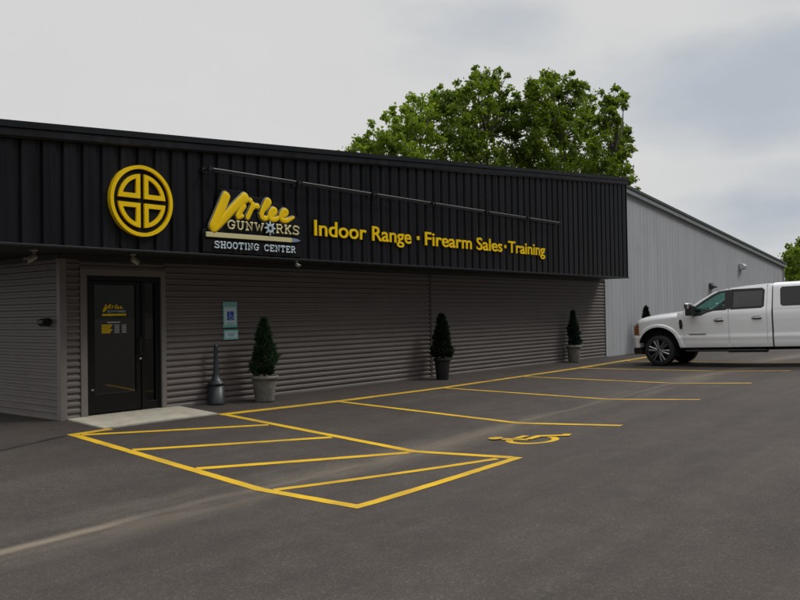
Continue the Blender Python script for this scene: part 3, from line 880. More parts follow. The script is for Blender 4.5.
# ------------------------------------------------------------------ things on the walls
PG = 'white security cameras under the soffit'
def sec_camera(loc, yaw, label, s_=1.0):
    o = empty('security_camera', (0, 0, 0), label, 'security camera', PG)
    e = MB(); e.lathe([(0.001, 0.0), (0.055, 0.0), (0.055, -0.025), (0.02, -0.03), (0.001, -0.03)], (0, 0, 0), 14); e.tube([(0, 0, -0.03), (0, 0, -0.085), (-0.03, 0, -0.115)], 0.016, 8); e.build('mount', M['camwhite'], o)
    e = MB()
    rt_ = Matrix.Rotation(R(-28), 4, 'Y')
    p0 = Vector((0.04, 0, -0.10)); d_ = Vector((-1, 0, -0.42)).normalized()
    e.tube([p0, p0+d_*0.03, p0+d_*0.19, p0+d_*0.20], [0.03, 0.042, 0.042, 0.036], 12)
    b_ = e.build('housing', M['camwhite'], o)
    e = MB(); e.tube([p0+d_*0.195, p0+d_*0.206], [0.03, 0.028], 12); e.build('lens', M['blackplastic'], o)
    e = MB(); e.tube([p0+d_*0.02+Vector((0, 0, 0.048)), p0+d_*0.23+Vector((0, 0, 0.048))], [0.04, 0.04], 8, squash=((0, 0, 1), 0.15)); e.build('sun_hood', M['camwhite'], o)
    o.location = loc; o.rotation_euler = (0, 0, R(yaw)); o.scale = (s_, s_, s_)
    return o
sec_camera((7.00, -0.45, 2.527), 20, 'white bullet camera under the soffit left of the building corner', 1.0)
sec_camera((8.56, -0.5, 2.527), 200, 'white bullet camera under the soffit above the black door', 0.8)
sec_camera((11.62, -PF+0.03, 2.522), 80, 'small white camera under the fascia edge below the script sign', 0.65)

e = empty('wall_lamp', (XL-0.02, 0.35, 1.49), 'small black wall lamp on the siding left of the corner', 'wall lamp')
b_ = MB(); b_.box((XL-0.035, 0.27, 1.43), (XL-0.002, 0.43, 1.55)); b_.build('backplate', M['blackplastic'], e, bevel=0.008)
b_ = MB(); b_.prism([(XL-0.03, 1.55), (XL-0.15, 1.53), (XL-0.17, 1.47), (XL-0.10, 1.42), (XL-0.03, 1.44)], 'xz', 0.26, 0.44); b_.build('lamp_head', M['blackplastic'], e, bevel=0.012)

e = empty('wall_pack_light', (40.7, 0, 3.44), 'small pale wall pack light high on the grey metal wall', 'wall light')
b_ = MB(); b_.prism([(-0.02, 3.28), (-0.22, 3.33), (-0.26, 3.46), (-0.16, 3.56), (-0.02, 3.58)], 'yz', 40.50, 40.90); b_.build('lamp_housing', mat('wallpack_grey', (0.50, 0.51, 0.52), 0.4), e, bevel=0.015)
b_ = MB(); b_.box((40.53, -0.23, 3.285), (40.87, -0.06, 3.315)); b_.build('lens', M['lampglass'], e)
e = empty('wall_vent', (36.6, 0, 2.47), 'small dark hooded vent low on the grey wall above the truck', 'vent')
b_ = MB(); b_.prism([(-0.02, 2.36), (-0.22, 2.40), (-0.22, 2.46), (-0.02, 2.58)], 'yz', 36.42, 36.80); b_.build('hood', M['bin'], e, bevel=0.01)
b_ = MB(); b_.box((36.39, -0.045, 2.34), (36.83, -0.018, 2.60)); b_.build('flange', M['bin'], e)

# accessible parking signs
e = empty('parking_sign', (10.84, -0.03, 1.33), 'teal and white sign with a blue square on the siding above the ashtray bin', 'sign')
b_ = MB(); b_.box((10.68, -0.034, 1.33), (11.00, -0.028, 1.79)); b_.build('sign_plate', M['teal'], e, bevel=0.002)
b_ = MB(); b_.box((10.705, -0.038, 1.375), (10.975, -0.0345, 1.69)); b_.build('sign_face', M['signwhite'], e)
b_ = MB(); b_.box((10.765, -0.042, 1.46), (10.915, -0.0385, 1.62)); b_.build('blue_square', M['blue'], e)
b_ = MB()
b_.tube([(10.825, -0.043, 1.585), (10.835, -0.043, 1.535), (10.87, -0.043, 1.535), (10.885, -0.043, 1.49)], 0.006, 6, squash=((0, 1, 0), 0.3))
b_.tube([(10.835+0.034*math.cos(R(a)), -0.0435, 1.512+0.034*math.sin(R(a))) for a in range(110, 350, 24)], 0.005, 6, squash=((0, 1, 0), 0.3))
b_.lathe([(0.001, -0.0445), (0.010, -0.044), (0.010, -0.041)], (10.825, 0, 1.602), 10, 'y')
b_.build('wheelchair_mark', mat('mark_white', (0.7, 0.72, 0.74), 0.4), e)
b_ = MB()
for zz, a, b in ((1.755, 10.73, 10.95), (1.725, 10.74, 10.94)): b_.box((a, -0.0375, zz-0.008), (b, -0.0345, zz+0.008))
for zz, a, b in ((1.415, 10.76, 10.92), (1.395, 10.77, 10.91)): b_.box((a, -0.0415, zz-0.006), (b, -0.0385, zz+0.006))
b_.build('text_lines', mat('mark_pale_teal', (0.30, 0.52, 0.52), 0.4), e)
e = empty('small_sign', (10.86, -0.03, 1.11), 'small teal bordered plate directly below the parking sign', 'sign')
b_ = MB(); b_.box((10.69, -0.034, 1.11), (11.02, -0.028, 1.285)); b_.build('sign_plate', M['teal'], e, bevel=0.002)
b_ = MB(); b_.box((10.72, -0.038, 1.14), (10.99, -0.0345, 1.255)); b_.build('sign_face', M['signwhite'], e)
b_ = MB(); b_.box((10.765, -0.041, 1.205), (10.945, -0.0385, 1.225)); b_.box((10.79, -0.041, 1.17), (10.92, -0.0385, 1.188)); b_.build('text_lines', mat('mark_grey_blue', (0.20, 0.34, 0.42), 0.4), e)

# door decals: sub-parts of the door
k = 0.45/2.2
def small_script(x0, z0, k, y):
    mb = MB()
    for i, (p, r_) in enumerate(SCRIPT):
        pts = [Vector((x0+a*k, y-0.0002*i, z0+b*k)) for a, b in p]
        mb.tube(pts, [v*k for v in r_], 6, squash=((0, 1, 0), 0.1))
    return mb
small_script(8.32, 1.55, k, 0.038).build('script_decal', M['yellow'], door, recalc=False)
mb = MB(); mb.box((8.34, 0.036, 1.57), (8.77, 0.0405, 1.60)); mb.build('yellow_bar_decal', M['yellow'], door)
mb = MB(); slab_text(mb, 'GUNWORKS', 8.43, 8.76, 1.625, 1.652, 0.0042, 0.038); mb.build('name_decal', M['paleblue'], door, recalc=False)
mb = MB(); mb.box((8.43, 0.036, 1.455), (8.66, 0.0405, 1.475)); 
for i in range(6):
    mb.box((8.555, 0.036, 1.415-0.024*i), (8.645, 0.0405, 1.427-0.024*i)); mb.box((8.69, 0.036, 1.415-0.024*i), (8.77, 0.0405, 1.427-0.024*i))
mb.build('hours_decal', mat('decal_grey', (0.45, 0.46, 0.48), 0.5), door)
mb = MB()
for i in range(6): mb.box((8.33, 0.036, 1.414-0.024*i), (8.52-0.02*(i % 3), 0.0405, 1.429-0.024*i))
mb.build('days_decal', M['yellow'], door)

# ------------------------------------------------------------------ ashtray bin
ax_, ay_ = 10.40, -0.17
e = empty('ashtray_bin', (ax_, ay_, G(ax_, ay_)), 'slate grey smokers post with a slim neck on a bucket base, by the slab', 'ashtray bin')
z0 = G(ax_, ay_)
b_ = MB(); b_.lathe([(0.001, z0), (0.150, z0), (0.158, z0+0.02), (0.140, z0+0.05), (0.138, z0+0.34), (0.001, z0+0.34)], (ax_, ay_, 0), 28); b_.build('bucket', M['bin'], e)
b_ = MB(); b_.lathe([(0.001, z0+0.342), (0.150, z0+0.342), (0.152, z0+0.372), (0.13, z0+0.395), (0.075, z0+0.45), (0.052, z0+0.54), (0.038, z0+0.80), (0.034, z0+0.96), (0.036, z0+1.0), (0.032, z0+1.045), (0.001, z0+1.05)], (ax_, ay_, 0), 28); b_.build('neck', M['bin'], e)
for a in (0, 180):
    b_ = MB()
    aa = R(a+35); b_.tube([(ax_+0.034*math.cos(aa), ay_+0.034*math.sin(aa), z0+0.985), (ax_+0.041*math.cos(aa), ay_+0.041*math.sin(aa), z0+0.985)], 0.014, 10)
    b_.build('opening', M['gap'], e)

# ------------------------------------------------------------------ potted shrubs
def leafcards(mb, pts, size, r_, asp=0.45, nrm_bias=None):
    for p in pts:
        d_ = Vector((r_.gauss(0, 1), r_.gauss(0, 1), r_.gauss(0, 1)))
        if nrm_bias is not None: d_ = d_*0.6+nrm_bias(p)
        d_.normalize()
        s_ = d_.cross(Vector((r_.gauss(0, 1), r_.gauss(0, 1), r_.gauss(0, 1)))).normalized()
        L_ = size*r_.uniform(0.6, 1.3)
        a = Vector(p); b = a+d_*L_; w_ = s_*L_*asp*0.5
        mid_ = a+d_*L_*0.5
        mb.add([a, mid_+w_, b, mid_-w_], [(0, 1, 2, 3)])
SH = 'potted conifers along the front wall'
def potted(x, y, pr, ph_, potm, H, rad, leafm, label, seed, n=5200, irregular=0.0):
    z = G(x, y)
    r_ = random.Random(seed)
    e = empty('potted_shrub', (x, y, z), label, 'potted shrub', SH)
    b_ = MB()
    b_.lathe([(0.001, z), (pr*0.68, z), (pr*0.71, z+0.02), (pr*0.90, z+ph_*0.84), (pr*0.91, z+ph_*0.86), (pr*1.02, z+ph_*0.87), (pr*1.04, z+ph_*0.98), (pr*0.98, z+ph_), (pr*0.88, z+ph_*0.99), (pr*0.86, z+ph_*0.90), (0.001, z+ph_*0.90)], (x, y, 0), 32)
    pt = b_.build('pot', potm, e)
    b_ = MB(); b_.lathe([(0.001, z+ph_*0.93), (pr*0.5, z+ph_*0.935), (pr*0.85, z+ph_*0.91)], (x, y, 0), 20); b_.build('soil', M['soil'], pt)
    zb = z+ph_+0.02; hh = z+H-zb
    b_ = MB(); b_.tube([(x, y, z+ph_*0.9), (x, y, zb+hh*0.5), (x, y, zb+hh*0.93)], [0.022, 0.014, 0.004], 6); b_.build('stem', M['bark'], e)
    b_ = MB(); pts = []
    lob = [(r_.uniform(0, 6.28), r_.uniform(0.05, 0.92), r_.uniform(0.55, 1.35)) for _ in range(34)]
    for _ in range(n):
        t = r_.random()**1.45
        prof_ = (1-t)**0.78*(0.62+0.38*min(1, t/0.16)) if t > 0.0 else 0.6
        a = r_.uniform(0, 6.283)
        bump_ = 1.0
        for la, lt, ls in lob:
            da = (a-la+math.pi) % (2*math.pi)-math.pi
            bump_ += (ls-1)*(0.8+irregular)*math.exp(-(da/0.55)**2-((t-lt)/0.10)**2)
        rr = rad*prof_*bump_*math.sqrt(r_.uniform(0.25, 1.0))
        pts.append(Vector((x+rr*math.cos(a), y+rr*math.sin(a), zb+t*hh)))
    def up(p):
        d_ = Vector((p[0]-x, p[1]-y, 0))
        if d_.length > 1e-4: d_.normalize()
        return d_*0.8+Vector((0, 0, 0.9))
    leafcards(b_, pts, 0.085, r_, 0.34, up)
    b_.build('foliage', leafm, e, recalc=False)
    return e
potted(11.26, -0.46, 0.245, 0.47, M['pot_grey'], 1.47, 0.245, M['spruce'], 'green conifer in a wide grey stone textured pot near the door', 3, 3800, irregular=0.9)
potted(16.72, -0.45, 0.20, 0.50, M['pot_black'], 1.49, 0.30, M['spruce_dark'], 'very dark conical conifer in a black pot at the siding seam', 4)
potted(23.55, -0.30, 0.225, 0.50, M['pot_grey'], 1.50, 0.20, M['spruce_blue'], 'thin ragged bluish conifer in a pale grey pot at the far end of the siding', 5, 3600, irregular=1.3)
potted(28.72, -0.42, 0.21, 0.50, M['pot_black'], 1.62, 0.26, M['spruce_dark'], 'dark conifer tip showing behind the hood of the white truck', 6, 3600)

# ------------------------------------------------------------------ pickup truck (local: x across, driver side at -x; nose at +y)
T = empty('pickup_truck', (0, 0, 0), 'white crew cab pickup truck with a bed cap parked nose to the wall', 'truck')
HW = 1.0
def yt(t): return -t
ZTOP_T = (0.2, 0.27, 0.36, 0.50, 0.8, 1.25, 1.58, 1.74, 1.90, 2.15, 2.40, 2.60, 2.80, 3.2, 3.70, 3.84, 3.915)
ZTOP_Z = (1.17, 1.255, 1.305, 1.338, 1.380, 1.42, 1.455, 1.50, 1.595, 1.755, 1.90, 1.995, 2.035, 2.075, 2.095, 2.09, 2.065)
FWT, RWT, WZ, ARW = 0.94, 5.41, 0.425, 0.575
def zbot(t, t0, wt):
    base = 0.50 if t > 0.35 else 0.50
    d_ = abs(t-wt)
    if d_ < ARW+0.02:
        v_ = WZ+0.03+math.sqrt(max(0, (ARW+0.02)**2-d_*d_))*1.04
        return max(base, v_)
    return base
def halfw(t, z, wt):
    h = HW
    pts_z = (0.45, 0.52, 0.60, 0.70, 0.735, 0.80, 0.83, 1.0, 1.2, 1.34, 1.42, 1.50, 1.75, 2.0, 2.10)
    pts_h = (0.955, 0.985, 1.0, 1.004, 1.014, 1.014, 0.998, 1.003, 1.006, 1.004, 0.992, 0.965, 0.885, 0.80, 0.755)
    h = interp(z, pts_z, pts_h)
    if t < 0.7: h -= 0.15*((0.7-t)/0.5)**3
    if t < 1.5:                                         # hood side rolls in earlier
        zt = interp(t, ZTOP_T, ZTOP_Z)
        h -= 0.10*max(0, (z-(zt-0.13))/0.13)**2
    r = math.hypot(t-wt, z-(WZ+0.03))
    if r < ARW+0.13 and z > 0.45: h += 0.034*max(0.0, min(1.0, (ARW+0.13-r)/0.03))
    return h
def side_panel(mb, t0, t1, wt, ztop, grooves=(), holes=(), n=None, rows=34, cap_h=None):
    nt_ = int((t1-t0)/0.02)
    ts = [t0+(t1-t0)*i/nt_ for i in range(nt_+1)]
    for g_ in grooves: ts += [g_-0.013, g_-0.009, g_+0.009, g_+0.013]
    ts = sorted(set(round(v_, 4) for v_ in ts))
    for sgn in (-1, 1):
        vs = []; K = rows+1
        for t in ts:
            zb_ = zbot(t, t0, wt); zt = ztop(t)
            for j in range(K):
                z = zb_+(zt-zb_)*j/rows
                h = halfw(t, z, wt) if cap_h is None else cap_h(t, z)
                for g_ in grooves:
                    if abs(t-g_) < 0.011 and z > 0.56: h -= 0.035
                vs.append((sgn*h, yt(t), z))
        fs = []
        def inside(p, poly):
            c_ = False
            for i in range(len(poly)):
                (x1, y1), (x2, y2) = poly[i], poly[i-1]
                if (y1 > p[1]) != (y2 > p[1]) and p[0] < (x2-x1)*(p[1]-y1)/(y2-y1)+x1: c_ = not c_
            return c_
        for i in range(len(ts)-1):
            for j in range(rows):
                a = i*K+j
                ids = (a, a+1, a+K+1, a+K)
                cy_ = -sum(vs[q_][1] for q_ in ids)/4; cz_ = sum(vs[q_][2] for q_ in ids)/4
                if any(inside((cy_, cz_), hpoly) for hpoly in holes): continue
                fs.append(ids if sgn > 0 else ids[::-1])
        mb.add(vs, fs, True)
ztc = lambda t: interp(t, ZTOP_T, ZTOP_Z)
WIN1 = [(1.93, 1.375), (2.12, 1.385), (2.28, 1.455), (2.46, 1.50), (2.76, 1.51), (2.76, 1.965), (2.60, 1.945), (2.44, 1.87), (2.20, 1.72), (1.98, 1.57), (1.90, 1.47)]
WIN2 = [(2.93, 1.515), (3.66, 1.53), (3.70, 1.56), (3.705, 1.94), (3.66, 1.98), (2.93, 1.98)]
def grow(poly, k_):
    cx_ = sum(p[0] for p in poly)/len(poly); cy_ = sum(p[1] for p in poly)/len(poly)
    out = []
    n = len(poly)
    for i in range(n):
        a, b, c_ = Vector(poly[i-1]), Vector(poly[i]), Vector(poly[(i+1) % n])
        e1 = (b-a).normalized(); e2 = (c_-b).normalized()
        n1 = Vector((e1.y, -e1.x)); n2 = Vector((e2.y, -e2.x))
        nn = (n1+n2)
        nn = nn/max(0.35, nn.length_squared/2)
        out.append((b.x+nn.x*k_, b.y+nn.y*k_))
    return out
body = MB()
side_panel(body, 0.2, 3.915, FWT, ztc, grooves=(1.66, 2.84, 3.80), holes=[WIN1, WIN2], rows=44)
# top skin: hood and roof
def top_skin(mb, ts, hfun, zfun, crown):
    K = 13; vs = []
    for t in ts:
        h = hfun(t); z = zfun(t); c_ = crown(t)
        for k_ in range(K):
            u = -1+2*k_/(K-1)
            vs.append((u*h, yt(t), z+c_*(1-abs(u)**3)))
    mb.add(vs, [(i*K+k_, (i+1)*K+k_, (i+1)*K+k_+1, i*K+k_+1) for i in range(len(ts)-1) for k_ in range(K-1)], True)
hf = lambda t: halfw(t, ztc(t), FWT)
tt = [0.2, 0.23, 0.27, 0.31, 0.36, 0.42, 0.5, 0.8, 1.0, 1.25, 1.45, 1.58, 1.70]
top_skin(body, tt, hf, ztc, lambda t: 0.03+0.035*min(1, t/0.6))
top_skin(body, [2.52, 2.60, 2.70, 2.8, 3.0, 3.2, 3.5, 3.7, 3.84, 3.915], hf, ztc, lambda t: 0.035)
# front closure and cab back
body.add([(s_*halfw(0.2, z, FWT), yt(0.2), z) for z in (0.5, 0.7, 0.9, 1.17) for s_ in (-1, 1)], [(0, 1, 3, 2), (2, 3, 5, 4), (4, 5, 7, 6)])
body.add([(s_*halfw(3.915, z, FWT), yt(3.915), z) for z in (0.5, 0.75, 0.83, 1.34, 1.5, 1.75, 2.065) for s_ in (-1, 1)], [(2*i, 2*i+1, 2*i+3, 2*i+2) for i in range(6)])
cab = body.build('cab_body', M['white_paint'], T, recalc=False)
# pillars round the windscreen: side rails
e = MB()
K = 9; vs = []
wts_ = [1.70, 1.80, 1.95, 2.15, 2.35, 2.52]
for t in wts_:
    h = hf(t)-0.05; z = ztc(t)
    for k_ in range(K):
        u = -1+2*k_/(K-1); vs.append((u*h, yt(t), z+0.045*(1-abs(u)**3)))
e.add(vs, [(i*K+k_, (i+1)*K+k_, (i+1)*K+k_+1, i*K+k_+1) for i in range(len(wts_)-1) for k_ in range(K-1)], True)
e.build('windscreen', M['cab_glass'], T, recalc=False)
for s_ in (-1, 1):
    e = MB(); e.tube([(s_*(hf(t)-0.025), yt(t), ztc(t)) for t in wts_], 0.032, 8)
    e.build('windscreen_pillar', M['white_paint'], cab)
def win(poly, name, m_, rim=0.035):
    for s_ in (-1, 1):
        n = len(poly)
        outp = grow(poly, rim); inp = grow(poly, -0.018)
        fr = MB()
        def P(p, o_): return (s_*(halfw(p[0], p[1], FWT)+o_), yt(p[0]), p[1])
        vs = [P(p, 0.004) for p in outp]+[P(p, 0.006) for p in inp]+[P(p, -0.03) for p in inp]
        fs = [(i, (i+1) % n, n+(i+1) % n, n+i) for i in range(n)]+[(n+i, n+(i+1) % n, 2*n+(i+1) % n, 2*n+i) for i in range(n)]
        if s_ < 0: fs = [f[::-1] for f in fs]
        fr.add(vs, fs)
        f_ = fr.build(name, M['gap'], T, recalc=False)
        gl = MB()
        vs = [P(p, -0.012) for p in poly]
        cy_ = sum(p[0] for p in poly)/n; cz_ = sum(p[1] for p in poly)/n
        vs.append(P((cy_, cz_), -0.012))
        fs = [(i, (i+1) % n, n) for i in range(n)]
        if s_ < 0: fs = [f[::-1] for f in fs]
        gl.add(vs, fs); gl.build('glass_pane', m_, f_, recalc=False)
win(WIN1, 'front_side_window', M['cab_glass'])
win(WIN2, 'rear_side_window', M['dark_glass'])
for s_ in (-1, 1):
    e = MB()
    vs = [(s_*(halfw(t, z, FWT)+0.003), yt(t), z) for t, z in ((2.785, 1.50), (2.905, 1.50), (2.905, 2.0), (2.785, 2.0))]
    e.add(vs, [(0, 1, 2, 3)])
    e.build('door_pillar', M['gap'], cab, recalc=False)

# bed and cap
BT0, BT1 = 3.955, 6.57
bd = MB()
zbd = lambda t: 1.44
side_panel(bd, BT0, BT1, RWT, zbd, rows=30)
bd.add([(s_*halfw(BT1, z, RWT), yt(BT1), z) for z in (0.55, 0.75, 0.83, 1.2, 1.44) for s_ in (-1, 1)], [(2*i, 2*i+1, 2*i+3, 2*i+2) for i in range(4)])
bd.add([(s_*halfw(BT0, z, RWT), yt(BT0), z) for z in (0.5, 0.75, 0.83, 1.2, 1.44) for s_ in (-1, 1)], [(2*i, 2*i+2, 2*i+3, 2*i+1) for i in range(4)])
bed = bd.build('cargo_bed', M['white_paint'], T, recalc=False)
cp = MB()
def caph(t, z): return interp(z, (1.44, 1.50, 2.02, 2.08, 2.12), (0.985, 0.975, 0.86, 0.83, 0.74))
CW = [(BT0+0.20, 1.575), (BT0+0.24, 1.545), (BT1-0.26, 1.545), (BT1-0.20, 1.60), (BT1-0.22, 1.96), (BT1-0.26, 1.99), (BT0+0.22, 1.99), (BT0+0.19, 1.95)]
tsn = [BT0+(BT1-BT0)*i/20 for i in range(21)]
zz_ = [1.444, 1.47, 1.50, 1.55, 1.65, 1.8, 1.95, 2.02, 2.06, 2.09, 2.11, 2.12]
for s_ in (-1, 1):
    vs = [(s_*caph(t, z), yt(t), z) for t in tsn for z in zz_]; K = len(zz_)
    fs = [(i*K+j, i*K+j+1, (i+1)*K+j+1, (i+1)*K+j) for i in range(20) for j in range(K-1)]
    cp.add(vs, fs if s_ > 0 else [f[::-1] for f in fs], True)
top_skin(cp, tsn, lambda t: 0.74, lambda t: 2.12, lambda t: 0.03)
for t in (BT0, BT1):
    cp.add([(s_*caph(t, z), yt(t), z) for z in (1.444, 1.5, 2.02, 2.08, 2.12) for s_ in (-1, 1)], [(2*i, 2*i+1, 2*i+3, 2*i+2) for i in range(4)])
cap_ = cp.build('bed_cap', M['white_paint'], T, recalc=False)
for s_ in (-1, 1):
    e = MB()
    vs = [(s_*(caph(p[0], p[1])+0.006), yt(p[0]), p[1]) for p in CW]
    e.add(vs, [tuple(range(len(CW)))[::s_]]); e.build('cap_window', M['dark_glass'], cap_, recalc=False)
    e = MB()
    outp = grow(CW, 0.02); n = len(CW)
    vs = [(s_*(caph(p[0], p[1])+0.004), yt(p[0]), p[1]) for p in outp]
    e.add(vs, [tuple(range(n))[::s_]]); e.build('window_seal', M['gap'], cap_, recalc=False)
e = MB()
e.box((-0.955, yt(BT0+0.002), 0.56), (0.955, yt(3.917), 1.43)); e.box((-0.78, yt(BT0+0.002), 1.43), (0.78, yt(3.917), 2.03))
e.build('bed_gap', M['gap'], T)
# tail lamps and rear bumper
for s_ in (-1, 1):
    e = MB(); e.box((min(s_*0.86, s_*1.005), yt(BT1+0.02), 0.98), (max(s_*0.86, s_*1.005), yt(BT1-0.10), 1.40)); e.build('tail_lamp', M['red'], T, bevel=0.02)
e = MB(); e.box((-0.98, yt(BT1+0.20), 0.52), (0.98, yt(BT1+0.02), 0.76)); e.build('rear_bumper', M['chrome'], T, bevel=0.03)
# front end
bpl = [(0.0, 0.04), (0.45, 0.05), (0.70, 0.09), (0.86, 0.16), (0.96, 0.26), (1.0, 0.385)]
e = MB(); e.prism([(a, yt(b)) for a, b in bpl]+[(0.90, yt(0.385)), (-0.90, yt(0.385))]+[(-a, yt(b)) for a, b in bpl[:0:-1]], 'xy', 0.50, 0.83)
fb = e.build('front_bumper', M['white_paint'], T, bevel=0.035, bseg=3)
e = MB(); e.box((-0.86, yt(0.38), 0.34), (0.86, yt(0.14), 0.505)); e.build('air_dam', M['blackplastic'], T, bevel=0.03)
e = MB(); e.box((-0.62, yt(0.22), 0.84), (0.62, yt(0.14), 1.16)); gr = e.build('grille', M['blackplastic'], T, bevel=0.02)
e = MB()
for zz in (0.92, 1.02, 1.12): e.box((-0.60, yt(0.145), zz-0.02), (0.60, yt(0.115), zz+0.02))
e.build('grille_bar', M['chrome'], gr, bevel=0.008)
for s_ in (-1, 1):
    e = MB()
    zs = (0.87, 0.98, 1.10, 1.20)
    tl_ = (0.195, 0.25, 0.31, 0.37)
    vs = [(s_*(halfw(max(t, 0.2), z, FWT)+0.008), yt(t), z) for z in zs for t in tl_]
    vs = [(v_[0], v_[1], v_[2]-(0.02 if i % 4 == 3 else 0)) for i, v_ in enumerate(vs)]
    fs = [(j*4+i, j*4+i+1, j*4+5+i, j*4+4+i) for j in range(3) for i in range(3)]
    e.add(vs, fs if s_ < 0 else [f[::-1] for f in fs], True)
    hl = e.build('headlight', M['amber'], T, recalc=False)
    e = MB(); e.box((min(s_*0.62, s_*0.86), yt(0.26), 0.86), (max(s_*0.62, s_*0.82), yt(0.165), 1.16)); e.build('headlight_lens', M['lampglass'], hl, bevel=0.02)
# fender vent, badge, mouldings, handles, mirrors
for s_ in (-1, 1):
    e = MB(); P_ = [(1.545, 1.02), (1.61, 1.0), (1.635, 1.09), (1.615, 1.25), (1.555, 1.27), (1.535, 1.20)]
    e.prism([(yt(a), b) for a, b in P_], 'yz', s_*1.0, s_*1.022); e.build('fender_vent', M['blackplastic'], T, bevel=0.006)
    e = MB(); e.box((min(s_*1.0, s_*1.012), yt(2.25), 0.845), (max(s_*1.0, s_*1.012), yt(1.80), 0.875)); e.build('door_badge', M['steel'], T)
    for ty, zz in ((2.60, 1.215), (3.56, 1.245)):
        e = MB()
        e.tube([(s_*1.012, yt(ty-0.12), zz), (s_*1.045, yt(ty-0.08), zz+0.002), (s_*1.045, yt(ty+0.08), zz+0.004), (s_*1.012, yt(ty+0.12), zz+0.004)], 0.019, 8)
        h_ = e.build('door_handle', M['steel'], T)
        e = MB(); e.box((min(s_*0.99, s_*1.0085), yt(ty+0.10), zz-0.045), (max(s_*0.99, s_*1.0085), yt(ty-0.10), zz+0.045)); e.build('handle_recess', M['gap'], h_, bevel=0.008)
    e = MB(); e.box((min(s_*1.10, s_*1.36), yt(2.02), 1.36), (max(s_*1.10, s_*1.36), yt(1.84), 1.62)); e.tube([(s_*0.97, yt(1.98), 1.42), (s_*1.16, yt(1.95), 1.44)], 0.03, 8)
    mi_ = e.build('side_mirror', M['blackplastic'], T, bevel=0.03)
    e = MB(); e.box((min(s_*1.09, s_*1.37), yt(1.96), 1.52), (max(s_*1.09, s_*1.37), yt(1.815), 1.70)); e.build('mirror_cap', M['chrome'], mi_, bevel=0.04, bseg=3)
    e = MB(); e.box((min(s_*0.80, s_*1.02), yt(3.75), 0.385), (max(s_*0.80, s_*1.02), yt(1.68), 0.435)); 
    for t in (1.9, 2.8, 3.5): e.box((min(s_*0.7, s_*0.85), yt(t+0.04), 0.40), (max(s_*0.7, s_*0.85), yt(t-0.04), 0.56))
    e.build('running_board', M['blackplastic'], T, bevel=0.012)
# chassis
e = MB()
e.box((-0.9, yt(3.85), 0.47), (0.9, yt(1.62), 0.56)); e.box((-0.55, yt(6.5), 0.42), (-0.40, yt(0.2), 0.58)); e.box((0.40, yt(6.5), 0.42), (0.55, yt(0.2), 0.58))
e.box((-0.90, yt(6.5), 0.56), (0.90, yt(6.01), 0.68)); e.box((-0.90, yt(4.81), 0.54), (0.90, yt(3.96), 0.66)); e.box((-0.70, yt(1.62), 0.50), (0.70, yt(0.3), 0.98))
e.box((-0.70, yt(6.01), 0.60), (0.70, yt(4.81), 1.0))
e.tube([(-0.8, yt(FWT), WZ), (0.8, yt(FWT), WZ)], 0.06, 8); e.tube([(-0.8, yt(RWT), WZ), (0.8, yt(RWT), WZ)], 0.06, 8); e.tube([(0.1, yt(2.0), 0.42), (0.0, yt(5.0), 0.44)], 0.05, 8)
e.lathe([(0.001, -0.14), (0.12, -0.10), (0.15, 0.0), (0.12, 0.10), (0.001, 0.14)], (0.0, yt(RWT), WZ), 14, 'x')
e.tube([(-0.3, yt(2.6), 0.43), (-0.3, yt(3.6), 0.43)], 0.10, 10)
e.build('chassis', M['under'], T)
# cab interior
for sx_ in (-0.45, 0.45):
    for t in (2.75, 3.62):
        e = MB()
        e.box((sx_-0.26, yt(t), 0.95), (sx_+0.26, yt(t-0.50), 1.10)); e.box((sx_-0.25, yt(t+0.06), 1.05), (sx_+0.25, yt(t-0.08), 1.66)); e.box((sx_-0.13, yt(t+0.05), 1.68), (sx_+0.13, yt(t-0.04), 1.86))
        e.build('seat', M['seat'], T, bevel=0.04)
e = MB(); e.box((-0.86, yt(2.02), 1.05), (0.86, yt(1.68), 1.43)); db = e.build('dashboard', M['seat'], T, bevel=0.04)
e = MB()
pts = [(-0.42+0.19*math.cos(R(a)), yt(2.16)+0.06*math.sin(R(a)), 1.38+0.18*math.sin(R(a))) for a in range(0, 361, 20)]
e.tube(pts, 0.016, 8, cap=False); e.build('steering_wheel', M['blackplastic'], T)
# wheels
def wheel(s_, t):
    e = MB()
    c_ = (s_*0.86, yt(t), WZ)
    o_ = s_
    e.lathe([(0.285, -0.13), (0.30, -0.135), (0.39, -0.14), (0.414, -0.11), (0.425, -0.06), (0.425, 0.06), (0.414, 0.11), (0.39, 0.14), (0.315, 0.138), (0.295, 0.12), (0.285, 0.10)], c_, 48, 'x')
    wv = e.build('wheel', M['tyre'], T)
    e = MB()
    xo = o_*0.09
    e.lathe([(0.290, o_*0.128), (0.308, o_*0.134), (0.312, o_*0.120), (0.295, o_*0.10), (0.280, o_*0.02), (0.270, -o_*0.10)], c_, 40, 'x')
    for k_ in range(6):
        a = 2*math.pi*k_/6+0.2
        for da in (-0.17, 0.17):
            p0 = Vector((c_[0]+o_*0.115, c_[1]+0.055*math.cos(a+da*1.5), c_[2]+0.055*math.sin(a+da*1.5)))
            p1 = Vector((c_[0]+o_*0.112, c_[1]+0.292*math.cos(a+da), c_[2]+0.292*math.sin(a+da)))
            e.tube([p0, p0.lerp(p1, .5)+Vector((o_*0.01, 0, 0)), p1], [0.036, 0.034, 0.042], 8)
    e.lathe([(0.001, o_*0.14), (0.05, o_*0.138), (0.075, o_*0.12), (0.078, o_*0.08)], c_, 20, 'x')
    e.build('rim', M['rim'], wv)
    e = MB(); e.lathe([(0.001, o_*0.03), (0.278, o_*0.03)], c_, 32, 'x'); e.build('brake_disc', M['under'], wv)
for s_ in (-1, 1):
    for t in (FWT, RWT): wheel(s_, t)
